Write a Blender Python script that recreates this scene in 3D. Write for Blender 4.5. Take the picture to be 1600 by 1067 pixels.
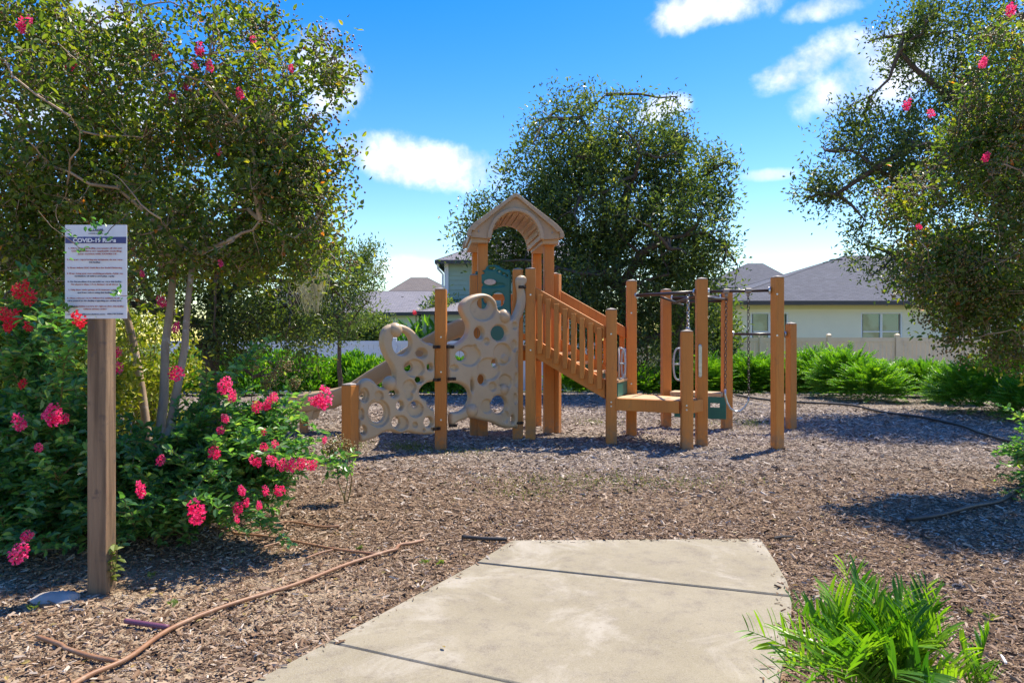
import bpy, bmesh, math, random
import numpy as np
from mathutils import Vector, Matrix, noise as mnoise

# ------------------------------------------------------------------ camera, sky, sun, exposure
for o in list(bpy.data.objects): bpy.data.objects.remove(o)
SC = bpy.context.scene
COL = SC.collection
F, CX, CY, H = 1100.0, 800.0, 533.5, 1.25
R = math.radians

cam_d = bpy.data.cameras.new('camera'); cam = bpy.data.objects.new('camera', cam_d)
COL.objects.link(cam); SC.camera = cam
cam.location = (0, 0, H); cam.rotation_euler = (R(90), 0, 0)
cam_d.sensor_width = 36; cam_d.lens = F / 1600 * 36
cam_d.clip_start = 0.05; cam_d.clip_end = 2000

SUN_EL, SUN_AZ = R(60), math.atan2(0.66, 0.75)      # azimuth measured from +Y towards +X
sd = Vector((math.sin(SUN_AZ) * math.cos(SUN_EL), math.cos(SUN_AZ) * math.cos(SUN_EL), math.sin(SUN_EL)))
sun_d = bpy.data.lights.new('sun', 'SUN'); sun = bpy.data.objects.new('sun', sun_d); COL.objects.link(sun)
sun.rotation_euler = sd.to_track_quat('Z', 'Y').to_euler()
sun_d.energy = 4.3; sun_d.angle = R(0.5); sun_d.color = (1.0, 0.91, 0.76)

W = bpy.data.worlds.new('World'); SC.world = W; W.use_nodes = True
wt = W.node_tree; wt.nodes.clear()

class NB:
    """tiny node-building helper"""
    def __init__(s, t): s.t = t
    def n(s, typ, **kw):
        nd = s.t.nodes.new(typ)
        for k, v in kw.items(): setattr(nd, k, v)
        return nd
    def put(s, sock, v):
        if hasattr(v, 'is_linked') or hasattr(v, 'links'): s.t.links.new(v, sock)
        elif v is not None: sock.default_value = v
    def m(s, op, a, b=0.0, c=None, clamp=False):
        nd = s.n('ShaderNodeMath', operation=op, use_clamp=clamp)
        s.put(nd.inputs[0], a); s.put(nd.inputs[1], b)
        if c is not None: s.put(nd.inputs[2], c)
        return nd.outputs[0]
    def v(s, op, a, b):
        nd = s.n('ShaderNodeVectorMath', operation=op)
        s.put(nd.inputs[0], a); s.put(nd.inputs[1], b)
        return nd.outputs['Value'] if op == 'DOT_PRODUCT' else nd.outputs[0]
    def mix(s, f, a, b, typ='MIX'):
        nd = s.n('ShaderNodeMix', data_type='RGBA', blend_type=typ)
        s.put(nd.inputs[0], f); s.put(nd.inputs[6], a); s.put(nd.inputs[7], b)
        return nd.outputs[2]
    def ramp(s, f, stops):
        nd = s.n('ShaderNodeValToRGB'); cr = nd.color_ramp
        while len(cr.elements) < len(stops): cr.elements.new(0.5)
        for e, (p, c) in zip(cr.elements, stops):
            e.position = p; e.color = (*c, 1) if len(c) == 3 else c
        s.put(nd.inputs[0], f); return nd.outputs[0]
    def noise(s, vec, scale, detail=4, rough=0.55, dist=0.0):
        nd = s.n('ShaderNodeTexNoise')
        nd.inputs['Scale'].default_value = scale; nd.inputs['Detail'].default_value = detail
        nd.inputs['Roughness'].default_value = rough; nd.inputs['Distortion'].default_value = dist
        if vec is not None: s.put(nd.inputs['Vector'], vec)
        return nd.outputs['Fac']
    def smooth(s, x, a, b):
        nd = s.n('ShaderNodeMapRange', interpolation_type='SMOOTHSTEP')
        s.put(nd.inputs[0], x); nd.inputs[1].default_value = a; nd.inputs[2].default_value = b
        return nd.outputs[0]

nb = NB(wt)
sky = nb.n('ShaderNodeTexSky', sky_type='NISHITA'); sky.sun_disc = False
sky.sun_elevation = SUN_EL; sky.sun_rotation = SUN_AZ
sky.air_density = 1.25; sky.dust_density = 0.25; sky.ozone_density = 2.2; sky.altitude = 0
tc = nb.n('ShaderNodeTexCoord'); gen = tc.outputs['Generated']
hs = nb.n('ShaderNodeHueSaturation'); hs.inputs['Saturation'].default_value = 1.56; hs.inputs['Hue'].default_value = 0.519
hs.inputs['Value'].default_value = 0.80
wt.links.new(sky.outputs[0], hs.inputs['Color'])
nz = nb.noise(gen, 7.0, 8, 0.6, 0.3); nz2 = nb.noise(gen, 22.0, 6, 0.6)
wob = nb.m('ADD', nb.m('MULTIPLY', nb.m('SUBTRACT', nz, 0.5), 3.4), nb.m('MULTIPLY', nb.m('SUBTRACT', nz2, 0.5), 1.1))
clouds = [  # px, py, half width, half height, tilt, density
    (655, 252, 135, 44, -0.16, 1.0), (1125, 14, 120, 34, 0.05, 1.0), (1275, 92, 90, 36, 0.28, .95), (1370, 110, 110, 60, 0.2, .85),
    (1290, 12, 70, 20, 0, .8), (520, 120, 60, 75, 0.3, .9), (1200, 273, 46, 11, 0, .5), (640, 420, 60, 22, 0, .5),
    (1035, 170, 45, 20, 0.2, .75), (170, 60, 60, 70, 0.4, .8), (250, 180, 260, 40, 0.1, .7), (30, 430, 90, 30, 0, .7),
    (1850, 200, 200, 50, 0.1, .9), (-350, 150, 220, 60, 0, .9), (700, -350, 220, 60, 0, .8)]
dens = None
dirs = []
for (px, py, a, b, t, w) in clouds:
    dirs.append((Vector(((px - CX), F, -(py - CY))).normalized(), a / F, b / F, t, w))
for k in range(9):                                       # the same sort of cloud outside the frame
    an = R(70 + k * 27); el = R(18 + (k * 37) % 30)
    dirs.append((Vector((math.sin(an) * math.cos(el), math.cos(an) * math.cos(el), math.sin(el))), .2, .05, 0, .9))
for c, a, b, t, w in dirs:
    r_ = c.cross(Vector((0, 0, 1))).normalized(); u_ = r_.cross(c)
    r2 = r_ * math.cos(t) + u_ * math.sin(t); u2 = -r_ * math.sin(t) + u_ * math.cos(t)
    p = nb.m('POWER', nb.m('ABSOLUTE', nb.v('DOT_PRODUCT', gen, tuple(r2 / a))), 2.0)
    q = nb.m('POWER', nb.m('ABSOLUTE', nb.v('DOT_PRODUCT', gen, tuple(u2 / b))), 2.0)
    e = nb.m('SUBTRACT', 1.0, nb.m('ADD', p, q))
    front = nb.m('GREATER_THAN', nb.v('DOT_PRODUCT', gen, tuple(c)), 0.0)
    e = nb.m('MULTIPLY', nb.smooth(nb.m('ADD', e, wob), 0.0, 1.1), nb.m('MULTIPLY', front, w))
    dens = e if dens is None else nb.m('MAXIMUM', dens, e)
ccol = nb.mix(nb.smooth(nz2, .35, .65), (3.6, 3.75, 4.1, 1), (4.9, 4.95, 5.1, 1))
skyc = nb.mix(dens, hs.outputs[0], ccol)
bg = nb.n('ShaderNodeBackground'); bg.inputs['Strength'].default_value = 0.15
wo = nb.n('ShaderNodeOutputWorld')
wt.links.new(skyc, bg.inputs[0]); wt.links.new(bg.outputs[0], wo.inputs[0])

SC.view_settings.view_transform = 'Standard'; SC.view_settings.look = 'None'
SC.view_settings.gamma = 1; SC.view_settings.use_curve_mapping = False
SC.view_settings.exposure = 0.98
SC.render.engine = 'CYCLES'
SC.cycles.max_bounces = 8; SC.cycles.diffuse_bounces = 5; SC.cycles.glossy_bounces = 2
SC.cycles.transmission_bounces = 4; SC.cycles.transparent_max_bounces = 4

# ------------------------------------------------------------------ helpers
rng = np.random.default_rng(7)
def gx(px, D): return (px - CX) / F * D
def at(px, py, D): return Vector((gx(px, D), D, H - (py - CY) / F * D))
def gp(px, py, z=0.0):
    D = (H - z) * F / (py - CY); return Vector((gx(px, D), D, z))

def hgt(x, y):
    """terrain height (works on arrays)"""
    x = np.asarray(x, float); y = np.asarray(y, float)
    z = .010 * np.sin(x * 1.7 + .6 * y) + .009 * np.sin(y * 2.3 - x * .8) + .005 * np.sin(x * 5.1 + y * 4.3)
    z = z - .45 * np.clip((y - 15.5) / 6.0, 0, 1) ** 1.5
    bed = np.exp(-(((x + 3.4) / 1.7) ** 2 + ((y - 5.2) / 1.8) ** 2)); z = z + .10 * bed
    # keep the mulch a little under the path
    near = (np.abs(x - .4) < 2.2) & (y < 4.9)
    return np.where(near, np.minimum(z, z * .3 - .004), z)

_wpos = {}
def wloc(o):
    v = Vector((0, 0, 0))
    while o: v = v + o.location; o = o.parent
    return v

def np_mesh(name, V, faces, tone=None, smooth=False):
    """V (n,3); faces: list of int arrays (m,3) or (m,4)"""
    me = bpy.data.meshes.new(name)
    V = np.asarray(V, np.float32); faces = [np.asarray(f, np.int32) for f in faces if len(f)]
    me.vertices.add(len(V)); me.vertices.foreach_set('co', V.ravel())
    nl = sum(f.size for f in faces); npoly = sum(len(f) for f in faces)
    me.loops.add(nl); me.polygons.add(npoly)
    me.loops.foreach_set('vertex_index', np.concatenate([f.ravel() for f in faces]))
    tot = np.concatenate([np.full(len(f), f.shape[1], np.int32) for f in faces])
    st = np.concatenate([[0], np.cumsum(tot)[:-1]]).astype(np.int32)
    me.polygons.foreach_set('loop_start', st)
    me.polygons.foreach_set('use_smooth', np.full(npoly, bool(smooth)))
    me.update(calc_edges=True); me.validate()
    if tone is not None:
        at_ = me.attributes.new('tone', 'FLOAT', 'POINT'); at_.data.foreach_set('value', np.asarray(tone, np.float32))
    return me

class MB:
    """collects boxes, beams and tubes into one mesh"""
    def __init__(s): s.V = []; s.Q = {}; s.n = 0
    def add(s, V, Fs):
        V = np.asarray(V, float); off = s.n; s.V.append(V); s.n += len(V)
        for f in Fs: s.Q.setdefault(len(f), []).append([i + off for i in f])
        return s
    def box(s, c, size, rot=0.0, M=None):
        x, y, z = [q / 2 for q in size]
        P = np.array([(-x, -y, -z), (x, -y, -z), (x, y, -z), (-x, y, -z), (-x, -y, z), (x, -y, z), (x, y, z), (-x, y, z)])
        if M is not None: P = P @ np.array(M.to_3x3()).T
        elif rot:
            ca, sa = math.cos(rot), math.sin(rot); P = P @ np.array([[ca, sa, 0], [-sa, ca, 0], [0, 0, 1]])
        return s.add(P + np.array(c), [(0, 3, 2, 1), (4, 5, 6, 7), (0, 1, 5, 4), (1, 2, 6, 5), (2, 3, 7, 6), (3, 0, 4, 7)])
    def beam(s, p0, p1, h, t):
        """plank on edge from p0 to p1 (centres), vertical height h, thickness t, plumb ends"""
        p0, p1 = Vector(p0), Vector(p1); d = (p1 - p0); d.z = 0; d.normalize(); n = Vector((-d.y, d.x, 0)) * t / 2
        u = Vector((0, 0, h / 2)); P = []
        for p in (p0, p1): P += [p - n - u, p + n - u, p + n + u, p - n + u]
        return s.add([tuple(q) for q in P], [(0, 1, 2, 3), (7, 6, 5, 4), (0, 4, 5, 1), (1, 5, 6, 2), (2, 6, 7, 3), (3, 7, 4, 0)])
    def tube(s, pts, r, seg=8, caps=True):
        pts = [Vector(p) for p in pts]; n = len(pts); rs = r if hasattr(r, '__len__') else [r] * n
        V = []; ref = None
        for i, p in enumerate(pts):
            d = (pts[min(i + 1, n - 1)] - pts[max(i - 1, 0)])
            if d.length < 1e-9: d = Vector((0, 0, 1))
            d.normalize()
            if ref is None: ref = d.orthogonal().normalized()
            a = (ref - d * ref.dot(d))
            a = a.normalized() if a.length > 1e-6 else d.orthogonal().normalized()
            ref = a; b = d.cross(a)
            for k in range(seg):
                an = 2 * math.pi * k / seg; V.append(tuple(p + (a * math.cos(an) + b * math.sin(an)) * rs[i]))
        Fs = [(i * seg + k, i * seg + (k + 1) % seg, (i + 1) * seg + (k + 1) % seg, (i + 1) * seg + k) for i in range(n - 1) for k in range(seg)]
        if caps: Fs += [tuple(range(seg))[::-1], tuple((n - 1) * seg + k for k in range(seg))]
        return s.add(V, Fs)
    def ball(s, c, r, seg=16, rings=10, sc=(1, 1, 1)):
        V = [(c[0], c[1], c[2] - r * sc[2])]
        for i in range(1, rings):
            t = -math.pi / 2 + math.pi * i / rings
            for k in range(seg):
                a = 2 * math.pi * k / seg
                V.append((c[0] + r * sc[0] * math.cos(t) * math.cos(a), c[1] + r * sc[1] * math.cos(t) * math.sin(a), c[2] + r * sc[2] * math.sin(t)))
        V.append((c[0], c[1], c[2] + r * sc[2])); L = len(V) - 1; Fs = []
        for k in range(seg): Fs.append((0, 1 + (k + 1) % seg, 1 + k)); Fs.append((L, L - seg + k, L - seg + (k + 1) % seg))
        for i in range(rings - 2):
            for k in range(seg):
                a = 1 + i * seg + k; b = 1 + i * seg + (k + 1) % seg; Fs.append((a, b, b + seg, a + seg))
        return s.add(V, Fs)
    def build(s, name, mat, parent=None, bevel=0, smooth=False, tone=None):
        return place(name, np.concatenate(s.V), [np.array(q) for q in s.Q.values()], mat, parent, bevel, smooth, tone)

def place(name, V, faces, mat, parent=None, bevel=0, smooth=False, tone=None):
    """mesh given in world coordinates; origin put at its middle, parented"""
    V = np.asarray(V, float); c = (V.min(0) + V.max(0)) / 2
    if parent is None: c[2] = V[:, 2].min()
    me = np_mesh(name, V - c, faces, tone, smooth)
    if mat: me.materials.append(mat)
    o = bpy.data.objects.new(name, me); COL.objects.link(o)
    w = Vector(c)
    if parent is not None: o.parent = parent; w = w - wloc(parent)
    o.location = w
    if bevel:
        b = o.modifiers.new('bevel', 'BEVEL'); b.width = bevel; b.segments = 2; b.limit_method = 'ANGLE'
    return o

def tag(o, label=None, cat=None, group=None, kind=None):
    if label: o['label'] = label
    if cat: o['category'] = cat
    if group: o['group'] = group
    if kind: o['kind'] = kind
    return o
def thing(name, label, cat, loc, group=None):
    o = bpy.data.objects.new(name, None); COL.objects.link(o); o.location = loc; o.empty_display_size = .2
    return tag(o, label, cat, group)
def share(me, name, loc, parent, rot=(0, 0, 0), scale=(1, 1, 1)):
    o = bpy.data.objects.new(name, me); COL.objects.link(o); o.parent = parent
    o.location = Vector(loc) - (wloc(parent) if parent else Vector()); o.rotation_euler = rot; o.scale = scale
    return o

# ------------------------------------------------------------------ materials
def principled(name):
    m = bpy.data.materials.new(name); m.use_nodes = True; t = m.node_tree; t.nodes.clear()
    b = NB(t); p = b.n('ShaderNodeBsdfPrincipled'); o = b.n('ShaderNodeOutputMaterial'); t.links.new(p.outputs[0], o.inputs[0])
    return m, b, p, o
def surf(name, c1, c2=None, scale=8, rough=.6, bump=.15, bscale=60, stretch=(1, 1, 1), metal=0, spec=.4, dirt=None, bdist=.004):
    m, b, p, o = principled(name)
    g = b.n('ShaderNodeNewGeometry').outputs['Position']
    mp = b.n('ShaderNodeMapping'); mp.inputs['Scale'].default_value = stretch; b.put(mp.inputs[0], g); vec = mp.outputs[0]
    c2 = c2 or c1
    f = b.smooth(b.noise(vec, scale, 6, .6), .3, .7)
    col = b.mix(f, (*c1, 1), (*c2, 1))
    if dirt:
        dcol, dscale, lo, hi = dirt
        col = b.mix(b.smooth(b.noise(g, dscale, 8, .65), lo, hi), col, (*dcol, 1))
    if name.startswith('orange'):                       # scuffed, muddy feet and worn streaks
        sz = b.n('ShaderNodeSeparateXYZ'); b.put(sz.inputs[0], g)
        foot = b.m('MULTIPLY', b.smooth(b.m('MULTIPLY', sz.outputs[2], -1.0), -.32, -.02), b.smooth(b.noise(g, 13, 6, .7), .35, .6))
        col = b.mix(b.m('MULTIPLY', foot, .75), col, (.24, .17, .11, 1))
        col = b.mix(b.m('MULTIPLY', b.smooth(b.noise(vec, 55, 5, .7), .52, .66), .4), col, (.34, .14, .04, 1))
        col = b.mix(b.m('MULTIPLY', b.smooth(b.noise(g, 32, 5, .7), .62, .70), .5), col, (.70, .42, .18, 1))
    b.put(p.inputs['Base Color'], col); p.inputs['Roughness'].default_value = rough
    p.inputs['Metallic'].default_value = metal; p.inputs['Specular IOR Level'].default_value = spec
    if bump:
        bp = b.n('ShaderNodeBump'); bp.inputs['Strength'].default_value = bump; bp.inputs['Distance'].default_value = bdist
        b.put(bp.inputs['Height'], b.noise(vec, bscale, 5, .6)); b.put(p.inputs['Normal'], bp.outputs[0])
    return m
def leafmat(name, stops, trans=.35, tcol=None, rough=.42, spec=.5):
    m, b, p, o = principled(name)
    a = b.n('ShaderNodeAttribute'); a.attribute_name = 'tone'; t = a.outputs['Fac']
    c = b.ramp(t, stops); b.put(p.inputs['Base Color'], c)
    p.inputs['Roughness'].default_value = rough; p.inputs['Specular IOR Level'].default_value = spec
    tr = b.n('ShaderNodeBsdfTranslucent')
    b.put(tr.inputs[0], b.mix(1.0, c, (*(tcol or (2.2, 2.0, .7)), 1), 'MULTIPLY'))
    mx = b.n('ShaderNodeMixShader'); mx.inputs[0].default_value = trans
    m.node_tree.links.new(p.outputs[0], mx.inputs[1]); m.node_tree.links.new(tr.outputs[0], mx.inputs[2])
    m.node_tree.links.new(mx.outputs[0], o.inputs[0]); return m

M = {}
M['timber'] = surf('orange_recycled_lumber', (.68, .265, .050), (.56, .195, .036), 3, .6, .5, 40, (1, 1, .06), dirt=((.33, .16, .07), 9, .6, .85))
M['cap'] = surf('post_cap_plastic', (.36, .31, .26), (.28, .24, .20), 20, .6)
M['deck'] = surf('tan_deck_boards', (.60, .42, .24), (.52, .35, .19), 6, .6, .2, 60)
M['tan'] = surf('tan_moulded_plastic', (.56, .41, .24), (.49, .35, .20), 2.5, .42, .10, 90, spec=.5, dirt=((.34, .25, .17), 6, .6, .85))
M['roofp'] = surf('tan_roof_plastic', (.54, .375, .215), (.45, .31, .175), 3, .5, .2, 50, dirt=((.30, .22, .16), 5, .55, .8))
M['green'] = surf('dark_green_plastic', (.018, .16, .125), (.014, .13, .10), 4, .4, .05, 80)
M['darkmetal'] = surf('dark_brown_bar', (.06, .035, .028), (.04, .025, .02), 10, .35, .05, 100, spec=.6)
M['bracket'] = surf('black_bracket', (.03, .022, .018), (.05, .03, .02), 30, .4, .05, metal=.3)
M['steel'] = surf('galvanised_steel', (.55, .56, .56), (.42, .43, .43), 25, .32, .05, 100, metal=.85)
M['handle'] = surf('grey_coated_handle', (.42, .46, .47), (.36, .40, .41), 20, .4, .03)
M['plaque'] = surf('cream_plaque', (.72, .55, .42), (.60, .42, .30), 40, .5)
M['signpost'] = surf('weathered_pine_post', (.31, .20, .115), (.12, .075, .042), 22, .8, .9, 90, (1, 1, .06), dirt=((.12, .085, .065), 14, .56, .72), bdist=.006)
M['signwhite'] = surf('sign_board_white', (.72, .73, .75), (.66, .67, .70), 10, .35, 0)
M['signnavy'] = surf('sign_band_navy', (.05, .06, .20), None, 5, .4, 0)
M['ink_red'] = surf('sign_print_red', (.42, .09, .06), None, 5, .5, 0)
M['ink_dark'] = surf('sign_print_dark', (.06, .06, .12), None, 5, .5, 0)
M['ink_white'] = surf('sign_print_white', (.8, .8, .82), None, 5, .5, 0)
M['hose'] = surf('brown_drip_hose', (.33, .17, .085), (.24, .115, .06), 12, .5, .1, dirt=((.42, .30, .2), 18, .5, .8))
M['hose_purple'] = surf('purple_hose', (.14, .05, .10), (.20, .08, .11), 10, .45, .1)
M['edging'] = surf('black_edging', (.028, .026, .026), (.06, .052, .045), 9, .5, .1)
M['bark'] = surf('oak_bark', (.13, .10, .078), (.075, .058, .045), 10, .9, .8, 30, (1, 1, .3), bdist=.02)
M['myrtlebark'] = surf('smooth_mottled_bark', (.48, .34, .21), (.30, .20, .125), 9, .6, .2, 40, (1, 1, .4), dirt=((.56, .45, .33), 7, .55, .65))
M['twig'] = surf('twig', (.16, .11, .065), (.11, .075, .045), 20, .8, .2)
M['greentwig'] = surf('green_stem', (.16, .17, .05), (.20, .12, .05), 8, .6, .1)
M['dirt_rock'] = surf('sandy_stone', (.50, .44, .37), (.38, .33, .28), 14, .9, .8, 30)
M['white'] = surf('white_vinyl', (.74, .77, .80), (.68, .71, .75), 2, .45, .05)
M['beige'] = surf('beige_vinyl', (.80, .64, .40), (.76, .60, .37), 2, .5, .05, dirt=((.60, .49, .32), 3, .5, .8))
M['stucco'] = surf('pale_stucco', (.86, .80, .62), (.82, .76, .59), 1.2, .85, .3, 80)
M['stuccotop'] = surf('cream_stucco_band', (.70, .66, .42), None, 1.2, .85, .2, 80)
M['trim'] = surf('white_trim', (.75, .75, .74), None, 2, .5, .05)
M['gutter'] = surf('dark_gutter', (.055, .05, .05), None, 2, .45, .05)
M['siding'] = surf('green_lap_siding', (.34, .44, .34), (.31, .40, .31), 2, .7, .05)
M['palegreen'] = surf('pale_green_stucco', (.42, .52, .44), (.38, .47, .40), 2, .85, .1)
M['screen'] = surf('dark_porch_screen', (.045, .05, .055), (.07, .075, .08), 3, .6, .1)
M['blind'] = surf('window_blind', (.33, .45, .43), (.27, .38, .37), .6, .8, 0)

def glassmat():
    m, b, p, o = principled('window_glass')
    p.inputs['Base Color'].default_value = (.16, .24, .25, 1); p.inputs['Roughness'].default_value = .04
    p.inputs['Specular IOR Level'].default_value = .9
    g = b.n('ShaderNodeNewGeometry').outputs['Position']
    b.put(p.inputs['Base Color'], b.mix(b.smooth(b.noise(g, 1.1, 4), .4, .6), (.05, .15, .15, 1), (.14, .30, .28, 1)))
    return m
M['glass'] = glassmat()

def shingles(name, c1, c2):
    m, b, p, o = principled(name)
    tcn = b.n('ShaderNodeTexCoord'); uv = tcn.outputs['UV']
    br = b.n('ShaderNodeTexBrick'); b.put(br.inputs['Vector'], uv)
    br.inputs['Scale'].default_value = 1; br.inputs['Brick Width'].default_value = .30; br.inputs['Row Height'].default_value = .14
    br.inputs['Mortar Size'].default_value = .012; br.inputs['Color1'].default_value = (*c1, 1); br.inputs['Color2'].default_value = (*c2, 1)
    br.inputs['Mortar'].default_value = (c1[0] * .45, c1[1] * .45, c1[2] * .45, 1); br.inputs['Bias'].default_value = 0
    n1 = b.noise(uv, 2.2, 6, .65); n2 = b.noise(uv, 40, 3, .6)
    c = b.mix(b.smooth(n1, .35, .7), br.outputs[0], b.mix(1.0, br.outputs[0], (.70, .72, .78, 1), 'MULTIPLY'))
    c = b.mix(b.m('MULTIPLY', n2, .5), c, (c2[0] * 1.5, c2[1] * 1.5, c2[2] * 1.5, 1)); b.put(p.inputs['Base Color'], c)
    p.inputs['Roughness'].default_value = .9
    bp = b.n('ShaderNodeBump'); bp.inputs['Strength'].default_value = .7; bp.inputs['Distance'].default_value = .03
    b.put(bp.inputs['Height'], b.m('ADD', br.outputs['Fac'], n2)); b.put(p.inputs['Normal'], bp.outputs[0])
    return m
M['shingle'] = shingles('slate_grey_shingles', (.058, .062, .076), (.10, .105, .125))
M['shinglebrown'] = shingles('brown_shingles', (.12, .098, .084), (.17, .142, .122))
M['shinglelight'] = shingles('light_grey_shingles', (.17, .16, .17), (.24, .225, .235))

def groundmat():
    m, b, p, o = principled('wood_mulch_ground')
    g = b.n('ShaderNodeNewGeometry').outputs['Position']
    sx = b.n('ShaderNodeSeparateXYZ'); b.put(sx.inputs[0], g)
    mp = b.n('ShaderNodeMapping'); mp.inputs['Scale'].default_value = (1, 1, 1); b.put(mp.inputs[0], g)
    wv = b.noise(g, 3.2, 3)
    v1 = b.n('ShaderNodeTexVoronoi'); v1.inputs['Scale'].default_value = 60; v1.inputs['Randomness'].default_value = 1
    wvec = b.n('ShaderNodeTexNoise'); wvec.inputs['Scale'].default_value = 25; b.put(wvec.inputs['Vector'], g)
    b.put(v1.inputs['Vector'], b.v('ADD', g, b.v('MULTIPLY', wvec.outputs['Color'], (.04, .04, .04))))
    sep = b.n('ShaderNodeSeparateColor'); b.put(sep.inputs[0], v1.outputs['Color'])
    chips = b.ramp(sep.outputs[0], [(0, (.06, .045, .035)), (.35, (.18, .135, .10)), (.7, (.33, .265, .21)), (1, (.52, .45, .38))])
    brown = b.ramp(sep.outputs[1], [(0, (.05, .032, .02)), (.4, (.16, .10, .06)), (.8, (.28, .19, .115)), (1, (.42, .31, .20))])
    far = b.smooth(b.m('ADD', sx.outputs[1], b.m('MULTIPLY', wv, 2.0)), 6.2, 9.0)
    c = b.mix(far, brown, chips)
    sandf = b.m('MULTIPLY', b.smooth(b.m('MULTIPLY', sx.outputs[0], -1.0), .15, 1.2),
                b.smooth(b.m('MULTIPLY', sx.outputs[1], -1.0), -4.6, -3.3))
    sand = b.mix(b.noise(g, 90, 4), (.46, .36, .24, 1), (.34, .25, .165, 1))
    c = b.mix(b.m('MULTIPLY', sandf, b.smooth(b.noise(g, 3.2, 7, .65), .38, .52)), c, sand)
    grassy = b.smooth(b.noise(g, .5, 4), .4, .6)
    lawn = b.mix(grassy, (.06, .11, .025, 1), (.10, .14, .04, 1))
    c = b.mix(b.smooth(sx.outputs[1], 23.2, 24.6), c, lawn)
    b.put(p.inputs['Base Color'], c); p.inputs['Roughness'].default_value = .92; p.inputs['Specular IOR Level'].default_value = .2
    bp = b.n('ShaderNodeBump'); bp.inputs['Strength'].default_value = .9; bp.inputs['Distance'].default_value = .02
    b.put(bp.inputs['Height'], b.m('ADD', v1.outputs['Distance'], b.noise(g, 45, 5))); b.put(p.inputs['Normal'], bp.outputs[0])
    return m
M['ground'] = groundmat()
def chipmat():
    m, b, p, o = principled('wood_chip')
    a = b.n('ShaderNodeAttribute'); a.attribute_name = 'tone'
    z = b.n('ShaderNodeAttribute'); z.attribute_name = 'zone'
    grey = b.ramp(a.outputs['Fac'], [(0, (.13, .095, .07)), (.3, (.29, .225, .175)), (.7, (.48, .39, .32)), (1, (.70, .61, .51))])
    brn = b.ramp(a.outputs['Fac'], [(0, (.08, .046, .026)), (.35, (.26, .155, .085)), (.7, (.40, .265, .16)), (.93, (.55, .41, .28)), (1, (.70, .60, .48))])
    g = b.n('ShaderNodeNewGeometry').outputs['Position']
    c = b.mix(z.outputs['Fac'], brn, grey)
    c = b.mix(b.m('MULTIPLY', b.noise(g, 150, 3), .5), c, b.mix(1.0, c, (.45, .45, .45, 1), 'MULTIPLY'))
    b.put(p.inputs['Base Color'], c); p.inputs['Roughness'].default_value = .85; p.inputs['Specular IOR Level'].default_value = .15
    return m
M['chip'] = chipmat()
def concretemat():
    m, b, p, o = principled('concrete')
    g = b.n('ShaderNodeNewGeometry').outputs['Position']
    base = b.mix(b.smooth(b.noise(g, 1.3, 6, .6), .3, .7), (.235, .20, .125, 1), (.295, .255, .17, 1))
    base = b.mix(b.smooth(b.noise(g, 8, 10, .75), .46, .74), base, (.175, .145, .105, 1))
    base = b.mix(b.smooth(b.noise(g, 1.9, 7, .68, .8), .50, .66), base, (.36, .32, .245, 1))
    base = b.mix(b.m('MULTIPLY', b.smooth(b.noise(g, 26, 6, .7), .54, .68), .55), base, (.19, .16, .115, 1)); sp = b.smooth(b.noise(g, 90, 2, .5), .64, .70); base = b.mix(b.m('MULTIPLY', sp, .6), base, (.16, .13, .10, 1))
    base = b.mix(b.m('MULTIPLY', b.smooth(b.noise(g, 300, 2), .45, .6), .3), base, (.44, .40, .33, 1))
    b.put(p.inputs['Base Color'], base); p.inputs['Roughness'].default_value = .85; p.inputs['Specular IOR Level'].default_value = .3
    bp = b.n('ShaderNodeBump'); bp.inputs['Strength'].default_value = .35; bp.inputs['Distance'].default_value = .003
    b.put(bp.inputs['Height'], b.m('ADD', b.noise(g, 160, 5, .7), b.noise(g, 14, 3))); b.put(p.inputs['Normal'], bp.outputs[0])
    return m
M['concrete'] = concretemat()
M['joint'] = surf('joint_dirt', (.05, .04, .03), None, 20, .9)

M['L_myrtle'] = leafmat('myrtle_leaf', [(0, (.035, .085, .030)), (.45, (.090, .150, .035)), (.87, (.16, .20, .04)), (.985, (.30, .27, .04)), (1, (.40, .15, .04))], .5, (2.6, 2.4, .5))
M['L_shrub'] = leafmat('shrub_leaf', [(0, (.05, .14, .055)), (.5, (.105, .26, .08)), (.85, (.20, .36, .10)), (1, (.34, .42, .12))], .48, (1.8, 1.9, .6), .3, .6)
M['L_oak'] = leafmat('oak_leaf', [(0, (.026, .056, .026)), (.5, (.064, .108, .038)), (.85, (.15, .20, .045)), (1, (.27, .30, .07))], .42, (2.2, 2.1, .6), .38)
M['L_hedge'] = leafmat('coontie_leaf', [(0, (.030, .12, .016)), (.5, (.095, .26, .022)), (1, (.22, .40, .03))], .38, (2.1, 2.0, .4))
M['L_var'] = leafmat('variegated_leaf', [(0, (.06, .12, .015)), (.4, (.20, .26, .02)), (.8, (.42, .42, .04)), (1, (.52, .46, .10))], .4, (1.4, 1.4, .5))
M['L_front'] = leafmat('frond_leaflet', [(0, (.028, .11, .012)), (.5, (.10, .25, .018)), (1, (.23, .40, .025))], .42, (1.7, 1.7, .35), .35)
M['L_light'] = leafmat('light_leaf', [(0, (.05, .10, .025)), (.5, (.11, .17, .045)), (1, (.22, .27, .07))], .38, (1.8, 1.8, .6))
M['seed'] = leafmat('seed_capsule', [(0, (.08, .065, .028)), (.5, (.19, .16, .055)), (.85, (.29, .24, .08)), (1, (.30, .13, .06))], .15, rough=.6)
M['petal'] = leafmat('petal', [(0, (.60, .012, .09)), (.5, (.85, .035, .20)), (1, (.95, .20, .42))], .45, (1.3, 1.2, 1.2), .6, .2)
M['redpetal'] = leafmat('red_petal', [(0, (.60, .010, .03)), (.6, (.85, .03, .07)), (1, (.92, .14, .16))], .45, (1.2, 1.0, 1.0), .6, .2)
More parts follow.
